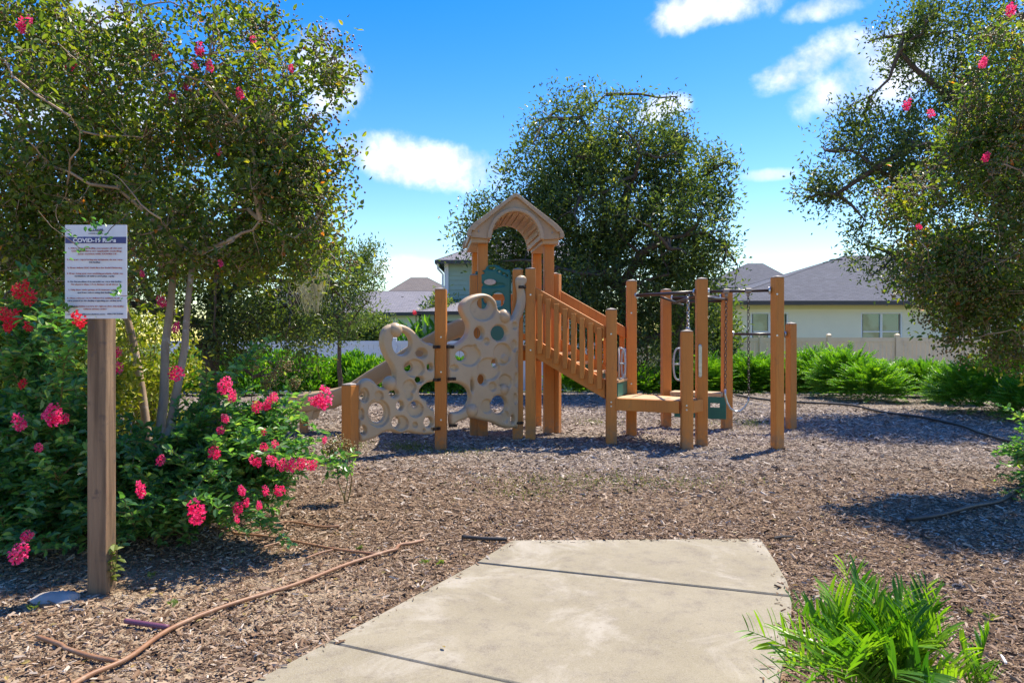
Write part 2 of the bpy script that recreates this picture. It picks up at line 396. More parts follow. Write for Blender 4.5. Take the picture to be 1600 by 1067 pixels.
M['bud'] = leafmat('flower_bud', [(0, (.22, .17, .05)), (1, (.46, .34, .11))], .2, (1.3, 1.2, .8))
M['moss'] = leafmat('spanish_moss', [(0, (.34, .32, .18)), (1, (.62, .58, .36))], .3, (1.2, 1.2, .9), .8, .1)
M['grass'] = leafmat('grass_blade', [(0, (.07, .12, .02)), (.6, (.17, .23, .04)), (1, (.34, .30, .10))], .35, (1.5, 1.5, .5))

# ------------------------------------------------------------------ ground and path
def build_ground():
    xs = np.concatenate([[-600, -250, -120, -60, -35, -24], np.linspace(-18, 18, 145), [24, 35, 60, 120, 250, 600]])
    ys = np.concatenate([[-200, -60, -20, -8, -3], np.linspace(0, 26, 131), [30, 36, 45, 60, 100, 200, 400, 900]])
    X, Y = np.meshgrid(xs, ys); Z = hgt(X, Y)
    V = np.stack([X, Y, Z], -1).reshape(-1, 3); nx, ny = len(xs), len(ys)
    i = np.arange(nx * ny).reshape(ny, nx)
    Q = np.stack([i[:-1, :-1], i[:-1, 1:], i[1:, 1:], i[1:, :-1]], -1).reshape(-1, 4)
    me = np_mesh('ground', V, [Q], smooth=True); me.materials.append(M['ground'])
    o = bpy.data.objects.new('ground', me); COL.objects.link(o); return tag(o, kind='structure')
ground = build_ground()

ZP = .022
def pathxy(px, py): p = gp(px, py, ZP); return (p.x, p.y)
path_poly_px = {
    'far': [(744, 877.2), (798, 843.5), (1189, 841), (1212, 876), (1229, 905), (1237, 929.6)],
    'mid': [(742, 878.9), (1237, 931.8), (1236, 960), (1228, 1010), (1215, 1067), (1188, 1150), (915, 1117), (512, 1001)]}
path = None
def slab(poly, parent):
    n = len(poly); P = np.array(poly); 
    # corner-rounded outline, top and 12 cm deep sides
    c = P.mean(0); V = []; r = .012
    ins = P + (c - P) / np.linalg.norm(c - P, axis=1)[:, None] * r
    for q, z in ((P, -.10), (P, ZP - r * .6), (ins, ZP)):
        V += [(x, y, z) for x, y in q]
    Fs4 = [(k * n + i, k * n + (i + 1) % n, (k + 1) * n + (i + 1) % n, (k + 1) * n + i) for k in range(2) for i in range(n)]
    me = bpy.data.meshes.new('slab'); me.from_pydata(V, [], Fs4 + [tuple(range(2 * n, 3 * n))]); 
    bm = bmesh.new(); bm.from_mesh(me); bmesh.ops.recalc_face_normals(bm, faces=bm.faces); bm.to_mesh(me); bm.free()
    me.materials.append(M['concrete'])
    o = bpy.data.objects.new('slab', me); COL.objects.link(o); o.parent = parent; return o
# bedding strip under the joints is the path itself
far_ = [pathxy(*q) for q in path_poly_px['far']]; mid_ = [pathxy(*q) for q in path_poly_px['mid']]
def lerp2(a, b, t): return (a[0] + (b[0] - a[0]) * t, a[1] + (b[1] - a[1]) * t)
near_ = [lerp2(mid_[7], mid_[6], 0), mid_[6], mid_[5]]
dL = (mid_[7][0] - mid_[0][0], mid_[7][1] - mid_[0][1])
g = .009
ex = lerp2(mid_[0], mid_[7], 1.006)
near_poly = [ex, (mid_[5][0], mid_[5][1] - g), (mid_[5][0] - .12, mid_[5][1] - 1.7), (ex[0] + dL[0] * 1.2, ex[1] + dL[1] * 1.2)]
mb = MB(); allp = [far_[1], far_[2], mid_[1], mid_[4], near_poly[2], near_poly[3], far_[0]]
mb.add([(x, y, -.012) for x, y in allp], [tuple(range(len(allp)))[::-1]])
path = mb.build('path', M['joint']); tag(path, kind='structure')
mid_s = [mid_[0], mid_[1], mid_[2], mid_[3], mid_[4], mid_[5], mid_[7]]
for poly in (far_, mid_s, near_poly):
    s = slab(poly, path); s.location = -path.location
def in_path(x, y):
    P = np.array([far_[0], far_[1], far_[2], far_[3], far_[4], mid_[1], mid_[2], mid_[3], mid_[4], mid_[5], near_poly[2], near_poly[3]])
    ins = np.zeros(x.shape, bool); j = len(P) - 1
    for i in range(len(P)):
        c = ((P[i, 1] > y) != (P[j, 1] > y)) & (x < (P[j, 0] - P[i, 0]) * (y - P[i, 1]) / (P[j, 1] - P[i, 1] + 1e-12) + P[i, 0])
        ins ^= c; j = i
    return ins

# ------------------------------------------------------------------ wood chips (nobody could count them)
def build_chips():
    Xs, Ys = [], []
    for y0, y1, dens in ((2.2, 3.4, 8000), (3.4, 5, 5600), (5, 7, 2700), (7, 9.5, 1400), (9.5, 13, 600), (13, 19, 170)):
        w0, w1 = -y1 * .80 - .4, y1 * .80 + .4; n = int((y1 - y0) * (w1 - w0) * dens)
        Xs.append(rng.uniform(w0, w1, n)); Ys.append(rng.uniform(y0, y1, n))
    x = np.concatenate(Xs); y = np.concatenate(Ys)
    ip = in_path(x, y); e_ = .07; core = in_path(x - e_, y) & in_path(x + e_, y) & in_path(x, y - e_) & in_path(x, y + e_)
    keep = ~ip | ((~core) & (rng.random(len(x)) < .10))
    bare = (x < -.1) & (y < 4.7)                           # sandy bed by the sign: thinner
    pn = np.sin(x * 3.1 + 1.3 * np.sin(y * 2.1)) * np.sin(y * 3.7 + 1.1 * np.sin(x * 2.7))
    keep &= ~(bare & (rng.random(len(x)) < np.where(pn > .25, .42, .05)))
    onp = ip[keep]; x, y = x[keep], y[keep]; n = len(x)
    L = rng.lognormal(math.log(.0092), .5, n).clip(.004, .028) * (1 + .15 * (y - 4).clip(0, 10)); w = L * rng.uniform(.14, .40, n); th = w * rng.uniform(.25, .6, n)
    a = rng.uniform(0, 2 * np.pi, n)
    base = np.array([(-1, -.8, 0), (-.85, .9, 0), (.95, .75, 0), (.9, -1, 0), (-.75, .1, 1), (.8, -.15, 1)], float)
    P = base[None] * np.stack([L / 1, w / 1, th * 1.6], -1)[:, None, :]
    P[:, :, :2] *= rng.uniform(.8, 1.1, (n, 6, 1))
    tilt = rng.normal(0, .22, n); roll = rng.normal(0, .35, n)
    ct, st = np.cos(tilt)[:, None], np.sin(tilt)[:, None]; cr, sr = np.cos(roll)[:, None], np.sin(roll)[:, None]
    X, Y, Z = P[..., 0], P[..., 1], P[..., 2]
    Y, Z = Y * cr - Z * sr, Y * sr + Z * cr; X, Z = X * ct - Z * st, X * st + Z * ct
    ca, sa = np.cos(a)[:, None], np.sin(a)[:, None]; X, Y = X * ca - Y * sa, X * sa + Y * ca
    zz = np.where(onp, ZP, hgt(x, y)) + np.abs(np.sin(tilt)) * L * .7 + rng.uniform(0, .006, n)
    V = np.stack([X + x[:, None], Y + y[:, None], Z + zz[:, None]], -1).reshape(-1, 3)
    off = (np.arange(n) * 6)[:, None]
    Q = np.concatenate([off + np.array([[1, 2, 5, 4]]), off + np.array([[3, 0, 4, 5]])]); T = np.concatenate([off + np.array([[0, 1, 4]]), off + np.array([[2, 3, 5]])])
    tone = rng.random(n) ** 1.15
    zone = (y + rng.normal(0, .5, n) + .5 * np.sin(x * 1.3) - 5.9) / 2.0
    zone = np.clip(zone, 0.1, 1) * np.where(x < -1.6, .7, 1)
    zone = np.where((x > 2.6) & (y < 9), zone * .7 + .15, zone)
    me = np_mesh('wood_chips', V, [T, Q], np.repeat(tone, 6))
    za = me.attributes.new('zone', 'FLOAT', 'POINT'); za.data.foreach_set('value', np.repeat(zone, 6).astype(np.float32))
    me.materials.append(M['chip']); o = bpy.data.objects.new('wood_chips', me); COL.objects.link(o)
    tag(o, 'loose shredded wood chips covering the play area and beds', 'mulch', kind='stuff')
build_chips()

# ------------------------------------------------------------------ leaf machinery
def unit(v): return v / (np.linalg.norm(v, axis=-1, keepdims=True) + 1e-9)
def leaf_mesh_arrays(c, d, L, w, up=.6, fold=.18, six=False):
    """c base points, d directions -> V, tris"""
    n = len(c); d = unit(d); r = rng.normal(0, 1, (n, 3)); r[:, 2] += up * 2.0
    nrm = unit(r - d * (r * d).sum(1, keepdims=True)); s = np.cross(d, nrm)
    L = np.broadcast_to(L, n)[:, None]; w = np.broadcast_to(w, n)[:, None]
    if not six:
        V = np.stack([c, c + d * L * .5 + s * w * .5 + nrm * w * fold, c + d * L - nrm * L * .10, c + d * L * .5 - s * w * .5 + nrm * w * fold], 1)
        off = (np.arange(n) * 4)[:, None]
        T = np.concatenate([off + np.array([[0, 1, 2]]), off + np.array([[0, 2, 3]])]); k = 4
    else:
        V = np.stack([c, c + d * L * .28 + s * w * .42 + nrm * w * fold, c + d * L * .65 + s * w * .44 + nrm * w * fold - nrm * L * .03, c + d * L - nrm * L * .12,
                      c + d * L * .65 - s * w * .44 + nrm * w * fold - nrm * L * .03, c + d * L * .28 - s * w * .42 + nrm * w * fold, ], 1)
        off = (np.arange(n) * 6)[:, None]
        T = np.concatenate([off + np.array([[0, 1, 2]]), off + np.array([[0, 2, 3]]), off + np.array([[0, 3, 4]]), off + np.array([[0, 4, 5]])]); k = 6
    return V.reshape(-1, 3), T, k
def put_leaves(name, mat, parent, c, d, L, w, tone, six=False, up=.6):
    V, T, k = leaf_mesh_arrays(c, d, L, w, up, six=six)
    o = place(name, V, [T], mat, parent, tone=np.repeat(tone, k)); o['kind'] = 'stuff'; return o
def put_pods(name, mat, parent, c, r, tone):
    base = np.array([(1, 0, 0), (0, 1, 0), (-1, 0, 0), (0, -1, 0), (0, 0, 1.2), (0, 0, -1.2)], float)
    n = len(c); V = (c[:, None] + base[None] * np.broadcast_to(r, n)[:, None, None]).reshape(-1, 3); off = (np.arange(n) * 6)[:, None]
    T = np.concatenate([off + np.array([t]) for t in ((0, 1, 4), (1, 2, 4), (2, 3, 4), (3, 0, 4), (1, 0, 5), (2, 1, 5), (3, 2, 5), (0, 3, 5))])
    o = place(name, V, [T], mat, parent, tone=np.repeat(tone, 6), smooth=True); o['kind'] = 'stuff'; return o
def ell_points(ells, n, pw=.45, clump=1.6, gate=.0):
    """points in a set of ellipsoids ((cx,cy,cz),(rx,ry,rz),weight), clumped by noise"""
    w = np.array([e[2] * e[1][0] * e[1][1] * e[1][2] for e in ells]); w = w ** .8; w /= w.sum()
    out = []; 
    while len(out) < n:
        k = rng.choice(len(ells), p=w); c, r, _ = ells[k]
        u = rng.normal(0, 1, 3); u /= np.linalg.norm(u); q = u * rng.random() ** pw
        p = np.array(c) + q * np.array(r)
        if clump and mnoise.noise(Vector(p * clump)) + rng.uniform(-.25, .25) < gate - .12: continue
        out.append(p)
    return np.array(out)
def wiggle(p0, p1, n=5, amp=.1, sag=0.0):
    p0, p1 = np.array(p0, float), np.array(p1, float); L = np.linalg.norm(p1 - p0); pts = []
    j = np.cumsum(rng.normal(0, 1, (n, 3)), 0)
    for i in range(n):
        t = i / (n - 1); b = math.sin(math.pi * t)
        pts.append(p0 + (p1 - p0) * t + j[i] * amp * L * b * .35 + np.array([0, 0, sag * L * b]))
    return pts
def fps(P, k):
    sel = [int(rng.integers(len(P)))]; d = np.linalg.norm(P - P[sel[0]], axis=1)
    for _ in range(k - 1):
        i = int(np.argmax(d)); sel.append(i); d = np.minimum(d, np.linalg.norm(P - P[i], axis=1))
    return P[sel]
def limbs_for(mb, trunkline, r0, centers, klimb, kbranch, ktwig, r_limb, tw, amp=.12):
    nodes = [np.array(p) for p in trunkline[len(trunkline) // 2:]]
    cc = centers.mean(0)
    for p in fps(centers, klimb):
        q = cc + (p - cc) * .8; N = np.array(nodes[:len(trunkline)]); i = int(np.argmin(np.linalg.norm(N - q, axis=1) + 0.6 * (N[:, 2] > q[2]) * 3))
        ln = wiggle(N[i], q, 7, amp, .06); mb.tube(ln, list(np.linspace(r_limb, r_limb * .35, 7)), 6, False); nodes += ln[1:]
    for p in fps(centers, kbranch):
        N = np.array(nodes); i = int(np.argmin(np.linalg.norm(N - p, axis=1)))
        ln = wiggle(N[i], p, 5, amp, .03); mb.tube(ln, list(np.linspace(r_limb * .4, tw * 1.5, 5)), 5, False); nodes += ln[1:]
    N = np.array(nodes)
    idx = rng.choice(len(centers), min(ktwig, len(centers)), replace=False)
    for p in centers[idx]:
        i = int(np.argmin(np.linalg.norm(N - p, axis=1))); mb.tube(wiggle(N[i], p, 4, amp), [tw * 1.4, tw * 1.2, tw, tw * .6], 3, False)
    return N
def sprays(centers, mid, Ls, nleaf, out=.7, upw=.35, spread=.22, jit=.5):
    n = len(centers); d = unit(unit(centers - mid) * out + np.array([0, 0, upw]) + rng.normal(0, jit, (n, 3)))
    t = rng.uniform(-.5, .6, (n, nleaf)); ls = rng.lognormal(0, .42, n).clip(.5, 2.4)[:, None] * Ls
    p = centers[:, None] + d[:, None] * (t * ls)[..., None] + rng.normal(0, 1, (n, nleaf, 3)) * (Ls * spread)
    ld = unit(d[:, None] * .6 + rng.normal(0, .7, (n, nleaf, 3)))
    return p.reshape(-1, 3), ld.reshape(-1, 3), d

FLOWER = {}
def flower_mesh(key, mat, seed, n=110):
    r = np.random.default_rng(seed); u = unit(r.normal(0, 1, (n, 3))); c = u * (r.random((n, 1)) ** .42) * np.array([1, .8, 1.5])
    c[:, 2] *= np.where(c[:, 2] > 0, 1.1, .8); d = unit(u + r.normal(0, .6, (n, 3)))
    V, T, k = leaf_mesh_arrays(c, d, .40 * r.uniform(.6, 1.2, n), .40, 0, .35, True)
    me = np_mesh('flower_cluster', V, [T], np.repeat(np.clip(r.random(n) * .7 + r.random() * .3, 0, 1), k)); me.materials.append(mat); FLOWER.setdefault(key, []).append(me)
for sdd in range(4): flower_mesh('pink', M['petal'], sdd)
for sdd in range(3): flower_mesh('red', M['redpetal'], 10 + sdd)
def flower(parent, p, r, key='pink'):
    me = FLOWER[key][int(rng.integers(len(FLOWER[key])))]
    s = r * .66
    return share(me, 'flower_cluster', p, parent, tuple(rng.uniform(-.5, .5, 2)) + (float(rng.uniform(0, 6)),), (s * rng.uniform(.85, 1.15), s * rng.uniform(.85, 1.15), s))

def make_tree(name, label, cat, base, fork, ells, nspray, nleaf, L, Ls, mat, bark, r0, limb, klimb=9, kbranch=50, ktwig=500,
              group=None, aspect=.42, clump=1.6, gate=0, pw=.45, upw=.35, tw=.006, tone_pow=1.2, six=False, trunks=None, spread=.22, kbase='crown'):
    t = thing(name, label, cat, base, group)
    C = ell_points(ells, nspray, pw, clump, gate); mid = C.mean(0) - np.array([0, 0, .3 * (C[:, 2].max() - C[:, 2].min()) * .5])
    mb = MB(); tl = wiggle(base, fork, 7, .025)
    mb.tube(tl, list(np.linspace(r0, r0 * .6, 7)), 9); 
    for tr in (trunks or []):
        ln = wiggle(tr[0], tr[1], 7, .03); mb.tube(ln, list(np.linspace(r0, r0 * .5, 7)), 8); tl = list(tl) + ln[2:]
    mb.build('trunk', bark, t, smooth=True)
    mb = MB(); N = limbs_for(mb, tl, r0, C, klimb, kbranch, ktwig, limb, tw); b = mb.build('branches', bark, t, smooth=True); b['kind'] = 'stuff'
    p, d, sdir = sprays(C, mid, Ls, nleaf, upw=upw, spread=spread)
    n = len(p); tone = np.clip(rng.random(n) ** tone_pow * .75 + np.repeat(rng.random(len(C)), nleaf) * .3, 0, 1)
    put_leaves(kbase, mat, t, p, d, L * rng.uniform(.7, 1.25, n), L * aspect * rng.uniform(.8, 1.2, n), tone, six)
    return t, C, sdir

# ------------------------------------------------------------------ background houses
def hip_roof(parent, x0, x1, y0, y1, ze, zr, rx0, rx1, ry, mat, thick=.18):
    """hip roof with eaves rectangle and ridge rx0..rx1 at y=ry, z=zr ; UVs in metres"""
    P = [(x0, y0, ze), (x1, y0, ze), (x1, y1, ze), (x0, y1, ze), (rx0, ry, zr), (rx1, ry, zr)]
    me = bpy.data.meshes.new('roof'); Fs = [(0, 1, 5, 4), (1, 2, 5), (2, 3, 4, 5), (3, 0, 4), (3, 2, 1, 0)]
    c = Vector(((x0 + x1) / 2, (y0 + y1) / 2, ze)); me.from_pydata([tuple(Vector(p) - c) for p in P], [], Fs)
    uv = me.uv_layers.new(name='uv')
    for f in me.polygons:
        n = f.normal; h = Vector((-n.y, n.x, 0)); h = h.normalized() if h.length > .01 else Vector((1, 0, 0)); v = n.cross(h)
        for li in f.loop_indices:
            q = me.vertices[me.loops[li].vertex_index].co; uv.data[li].uv = (q.dot(h), q.dot(v))
    me.materials.append(mat); o = bpy.data.objects.new('roof', me); COL.objects.link(o); o.parent = parent; o.location = c - wloc(parent)
    mb = MB()
    mb.box(((x0 + x1) / 2, y0 - .03, ze - thick / 2), (x1 - x0 + .12, .06, thick)); mb.box(((x0 + x1) / 2, y1 + .03, ze - thick / 2), (x1 - x0 + .12, .06, thick))
    mb.box((x0 - .03, (y0 + y1) / 2, ze - thick / 2), (.06, y1 - y0 - .002, thick)); mb.box((x1 + .03, (y0 + y1) / 2, ze - thick / 2), (.06, y1 - y0 - .002, thick))
    mb.build('gutter', M['gutter'], o)
    mb = MB()
    for a, b in ((0, 4), (1, 5), (2, 5), (3, 4), (4, 5)): 
        mb.tube([Vector(P[a]) + Vector((0, 0, -.02)), Vector(P[b]) + Vector((0, 0, -.02))], .04, 6)
    mb.build('ridge_cap', mat, o)
    return o
def window(parent, x0, x1, z0, z1, y, cols=2, rows=2):
    cx, cz = (x0 + x1) / 2, (z0 + z1) / 2
    mb = MB(); t = .07; e = .004
    mb.box((x0 - t / 2, y, cz), (t, .14, z1 - z0)); mb.box((x1 + t / 2, y, cz), (t, .14, z1 - z0))
    mb.box((cx, y, z0 - t / 2), (x1 - x0 + 2 * t, .15, t)); mb.box((cx, y, z1 + t / 2), (x1 - x0 + 2 * t, .15, t))
    for i in range(1, cols): mb.box((x0 + (x1 - x0) * i / cols, y, cz), (.10, .12, z1 - z0 - e))
    w = mb.build('window', M['trim'], parent)
    cw = (x1 - x0) / cols
    for i in range(cols):
        m2 = MB(); m2.box((x0 + cw * (i + .5), y - .005, z0 + (z1 - z0) * .38), (cw - .11, .09, .06)); m2.build('sash_bar', M['trim'], w)
        for (a, b) in ((z0, z0 + (z1 - z0) * .38 - .031), (z0 + (z1 - z0) * .38 + .031, z1)):
            m3 = MB(); m3.box((x0 + cw * (i + .5), y + .01, (a + b) / 2), (cw - .112, .02, b - a - .004)); m3.build('pane', M['glass'], w)
    mb = MB(); mb.box((cx, y - .06, z1 + .28), (x1 - x0 + .5, .10, .10)); mb.build('header_ledge', M['trim'], parent)
    mb = MB(); mb.box((cx, y - .03, z0 - .12), (x1 - x0 + .3, .12, .08)); mb.build('sill', M['trim'], parent)
    return w

def wall_with_openings(parent, x0, x1, z0, z1, y, th, openings, mat, name='wall'):
    """wall facing -Y with real openings"""
    mb = MB(); xs = x0
    for (a, b, c, d) in sorted(openings):
        mb.box(((xs + a) / 2, y, (z0 + z1) / 2), (a - xs, th, z1 - z0))
        mb.box(((a + b) / 2, y, (z0 + c) / 2), (b - a, th, c - z0)); mb.box(((a + b) / 2, y, (d + z1) / 2), (b - a, th, z1 - d)); xs = b
    mb.box(((xs + x1) / 2, y, (z0 + z1) / 2), (x1 - xs, th, z1 - z0))
    return mb.build(name, mat, parent)

Dh = 31.0
hx0 = gx(1138, Dh); hx1 = hx0 + 15.5
house = thing('single_storey_house', 'low white stucco house with grey hip roof behind the beige fence at right', 'house', (hx0 + 7, Dh + 6, -.45))
ops = []
for a, b in ((1173, 1232), (1345, 1410), (1478, 1520)):
    ops.append((gx(a, Dh), gx(b, Dh), H - (529 - CY) / F * Dh - .25, H - (488 - CY) / F * Dh))
wall_with_openings(house, hx0, hx1, -.5, 2.95, Dh + .1, .2, ops, M['stucco'])
for (a, b, c, d) in ops: window(house, a + .07, b - .07, c + .07, d - .07, Dh + .08)
mb = MB(); mb.box((hx0 + .1, Dh + 5.7, 1.225), (.2, 11, 3.44)); mb.box((hx1 - .1, Dh + 5.7, 1.225), (.2, 11, 3.44)); mb.box(((hx0 + hx1) / 2, Dh + 11.3, 1.225), (hx1 - hx0, .2, 3.44))
mb.box(((hx0 + hx1) / 2, Dh + 5.7, 1.2), (hx1 - hx0 - .5, .1, 3.3)); mb.build('wall', M['stucco'], house)
mb = MB(); mb.box(((hx0 + hx1) / 2, Dh - .025, 2.80), (hx1 - hx0 - .02, .04, .28)); mb.build('frieze_band', M['stuccotop'], house)
ze = H - (470 - CY) / F * (Dh - .6)
pk = at(1322, 400, Dh + 5.7)
rf = hip_roof(house, hx0 - .7, hx1 + .6, Dh - .6, Dh + 12, ze, pk.z, pk.x, pk.x + 2.2, Dh + 5.7, M['shingle'])
for (px, py) in ((1306, 407), (1296, 411)):
    v = at(px, py, Dh + 5.2); mb = MB(); mb.box((v.x, v.y, v.z), (.5, .4, .12)); mb.build('roof_vent', M['gutter'], rf)

def simple_house(name, label, px0, px1, D, depth, ye, ypk, pxr0, pxr1, mat_r, mat_w, zb=-.5, openings=()):
    x0, x1 = gx(px0, D), gx(px1, D); ze = H - (ye - CY) / F * D
    t = thing(name, label, 'house', ((x0 + x1) / 2, D + depth / 2, zb))
    D2 = D + depth / 2; zr = H - (ypk - CY) / F * D2
    ox = [(gx(a, D), gx(b, D), H - (d - CY) / F * D, H - (c - CY) / F * D) for a, b, c, d in openings]
    wall_with_openings(t, x0 + .5, x1 - .5, zb, ze - .05, D + .6, .2, ox, mat_w)
    for (a, b, c, d) in ox: window(t, a + .07, b - .07, c + .07, d - .07, D + .58)
    mb = MB(); h_ = ze - .05 - zb
    for xx in (x0 + .6, x1 - .6): mb.box((xx, D2 + .1, zb + h_ / 2 - .01), (.2, depth - 1.4, h_ - .02))
    mb.box(((x0 + x1) / 2, D + depth - .6, zb + h_ / 2 - .01), (x1 - x0 - 1, .2, h_ - .02)); mb.build('wall', mat_w, t)
    r = hip_roof(t, x0, x1, D, D + depth, ze, zr, gx(pxr0, D2), gx(pxr1, D2), D2, mat_r)
    return t, r
simple_house('two_storey_house', 'distant two storey house with low grey hip roof beyond the white house', 1105, 1262, 56, 10, 449, 412, 1168, 1192, M['shingle'], M['stucco'], openings=((1150, 1162, 456, 475), (1185, 1197, 456, 475)))
simple_house('brown_roofed_house', 'distant house with a brown shingle hip roof left of the tower', 585, 735, 52, 12, 468, 434, 642, 668, M['shinglebrown'], M['stucco'])
t_, r_ = simple_house('grey_roofed_house', 'low house with a wide light grey roof in front of the brown roofed one', 520, 730, 40, 9, 488, 455, 560, 690, M['shinglelight'], M['stucco'])
for px, py in ((629, 470), (667, 474), (690, 470)):
    v = at(px, py, 43.2); mb = MB(); mb.tube([v + Vector((0, 0, -.5)), v + Vector((0, 0, .25))], .09, 8); mb.build('vent_pipe', M['gutter'], r_)
simple_house('slate_roofed_house', 'house with a dark slate blue roof seen through the moss hung oak', 395, 545, 44, 10, 476, 436, 450, 490, M['shingle'], M['palegreen'], openings=((500, 512, 490, 515),))

def green_house():
    D = 28.0; x0 = gx(700, D); t = thing('green_sided_house', 'two storey green lap sided house with white corner trim behind the tower', 'house', (x0 + 4, D + 4, -.5))
    zt = H - (409 - CY) / F * D; x1 = x0 + 6
    V = []; Fq = []; step = .19; z = -.5; k = 0                     # real lapped boards on the front
    while z < zt:
        V += [(x0, D - .028, z), (x1, D - .028, z), (x1, D, min(z + step, zt)), (x0, D, min(z + step, zt)), (x0, D, z), (x1, D, z)]
        Fq += [(6 * k, 6 * k + 1, 6 * k + 2, 6 * k + 3), (6 * k + 4, 6 * k + 5, 6 * k + 1, 6 * k)]; k += 1; z += step
    o = place('lap_siding', V, [np.array(Fq)], M['siding'], t); o['kind'] = 'stuff'
    mb = MB(); mb.box(((x0 + x1) / 2, D + 4, (zt - .5) / 2), (x1 - x0 - .02, 7.9, zt + .5)); mb.build('wall', M['siding'], t)
    mb = MB(); mb.box((x0 - .06, D + .02, (zt - .5) / 2), (.16, .14, zt + .49)); mb.build('corner_trim', M['trim'], t)
    r = hip_roof(t, x0 - .42, x1 + .4, D - .4, D + 8.4, zt + .02, zt + 1.9, x0 + 3, x0 + 3.2, D + 4, M['shinglelight'], .14)
    mb = MB(); mb.tube([(x0 - .38, D - .35, zt - .1), (x0 - .36, D - .3, zt - .32), (x0 - .2, D - .08, zt - .5), (x0 - .2, D - .08, -.4)], .045, 8); mb.build('downspout', M['trim'], t)
    # ground floor porch
    xa, xb = gx(664, 25), gx(745, 25); zp = H - (487 - CY) / F * 25
    hip_roof(t, xa - .25, xb + 1, 24.7, 28.2, zp, zp + .62, xa + 1.8, xb, 27.6, M['shinglelight'], .12)
    mb = MB(); mb.box((xa + .12, 25.0, (zp - .5) / 2 - .05), (.42, .2, zp + .4)); mb.box((xb + .6, 25.0, (zp - .5) / 2 - .05), (.4, .2, zp + .4)); mb.box(((xa + xb) / 2 + .36, 25.03, zp - .22), (xb - xa - .15, .16, .22)); mb.build('porch_wall', M['palegreen'], t)
    mb = MB(); mb.box(((xa + xb) / 2 + .36, 25.06, (zp - .9) / 2), (xb - xa - .17, .03, zp + .2)); mb.build('porch_screen', M['screen'], t)
green_house()

# ------------------------------------------------------------------ vinyl fences
def vinyl_fence(name, label, p0, p1, ztop, height, mat, posts_px=None, pitch=2.44):
    p0, p1 = Vector((*p0, 0)), Vector((*p1, 0)); L = (p1 - p0).length; d = (p1 - p0) / L; a = math.atan2(d.y, d.x); n = int(round(L / pitch)); st = L / n
    zb = ztop - height; t = thing(name, label, 'fence', ((p0.x + p1.x) / 2, (p0.y + p1.y) / 2, zb))
    def mk(nm, size, m, bev=0):
        b_ = MB(); b_.box((0, 0, 0), size); me = np_mesh(nm, np.concatenate(b_.V), [np.array(q) for q in b_.Q.values()]); me.materials.append(m); return me
    post = mk('post', (.127, .127, height + .06), mat); cap = mk('post_cap', (.14, .14, .03), mat)
    rail = mk('rail', (st - .13, .05, .14), mat); nb_ = 15; bw = (st - .13) / nb_; board = mk('board', (bw - .010, .022, height - .32), mat)
    b2 = MB(); b2.V.append(np.array([(-.07, -.07, 0), (.07, -.07, 0), (.07, .07, 0), (-.07, .07, 0), (0, 0, .05)])); b2.n = 5; b2.Q = {3: [(0, 1, 4), (1, 2, 4), (2, 3, 4), (3, 0, 4)]}
    capt = np_mesh('post_cap', b2.V[0], [np.array(b2.Q[3])]); capt.materials.append(mat)
    for i in range(n + 1):
        p = p0 + d * st * i; o = share(post, 'post', (p.x, p.y, zb + height / 2 + .03), t, (0, 0, a))
        c = share(cap, 'post_cap', (p.x, p.y, ztop + .078), o, (0, 0, 0)); 
        c2 = share(capt, 'cap_peak', (p.x, p.y, ztop + .095), o)
        if i == n: break
        m_ = p + d * st / 2
        for z in (ztop - .07, zb + .12): share(rail, 'rail', (m_.x, m_.y, z), t, (0, 0, a))
        for k in range(nb_):
            q = p + d * (.065 + bw * (k + .5)); share(board, 'board', (q.x, q.y, zb + .19 + (height - .33) / 2), t, (0, 0, a))
ztf = H + 6 / F * 24
vinyl_fence('beige_vinyl_fence', 'beige vinyl privacy fence behind the ferny hedge at right', (gx(979, 24.0), 24.0), (gx(1727, 23.4), 23.4), ztf, 1.83, M['beige'], pitch=2.28)
vinyl_fence('white_vinyl_fence', 'white vinyl privacy fence behind the leafy hedge at left', (gx(255, 23.6), 23.6), (gx(979, 24.0) - .14, 24.0), H + 1 / F * 24, 1.75, M['white'])

# ------------------------------------------------------------------ play structure
PS = thing('play_structure', 'orange timber and tan plastic play structure with roofed tower, stairs and climbing wall', 'play structure', (0.4, 9.2, 0))
ROT_ST = math.atan2(-.38, .97)
def ppos(px, yb, off=.09):
    D = H * F / (yb - CY) + off; return Vector((gx(px, D), D, 0))
PW = .130
postmesh = {}
def post(px, yb, yt, rot, w=PW, off=.09, cap=True, p=None):
    p = p or ppos(px, yb, off); zt = H - (yt - CY) / F * (p.y - .07)
    mb = MB(); mb.box((p.x, p.y, (zt - .15) / 2), (w, w, zt + .15), rot); o = mb.build('post', M['timber'], PS, bevel=.009)
    if cap:
        c = MB(); q = w / 2 - .004; ca, sa = math.cos(rot), math.sin(rot)
        P = [(-q, -q, 0), (q, -q, 0), (q, q, 0), (-q, q, 0), (-q, -q, .008), (q, -q, .008), (q, q, .008), (-q, q, .008), (0, 0, .026)]
        P = [(p.x + x * ca - y * sa, p.y + x * sa + y * ca, zt + z) for x, y, z in P]
        c.add(P, [(0, 1, 5, 4), (1, 2, 6, 5), (2, 3, 7, 6), (3, 0, 4, 7)]); c.add(P, [(4, 5, 8), (5, 6, 8), (6, 7, 8), (7, 4, 8)])
        c.build('post_cap', M['cap'], o)
    return p, zt
ROT_CL = math.atan2(.78, .88)            # climbing wall line
pA, zA = post(547, 721, 602, ROT_CL + .35)
pB, zB = post(689, 704, 452, ROT_CL - .75)
pT1, zT1 = post(809, 688, 421, .06)
pT2, zT2 = post(829, 688, 420, -.06, p=Vector((gx(829, 8.97), 8.97, 0)))
pT3, zT3 = post(868, 679, 428, ROT_ST)
pFL, zFL = post(955, 695, 484, ROT_ST + .3)
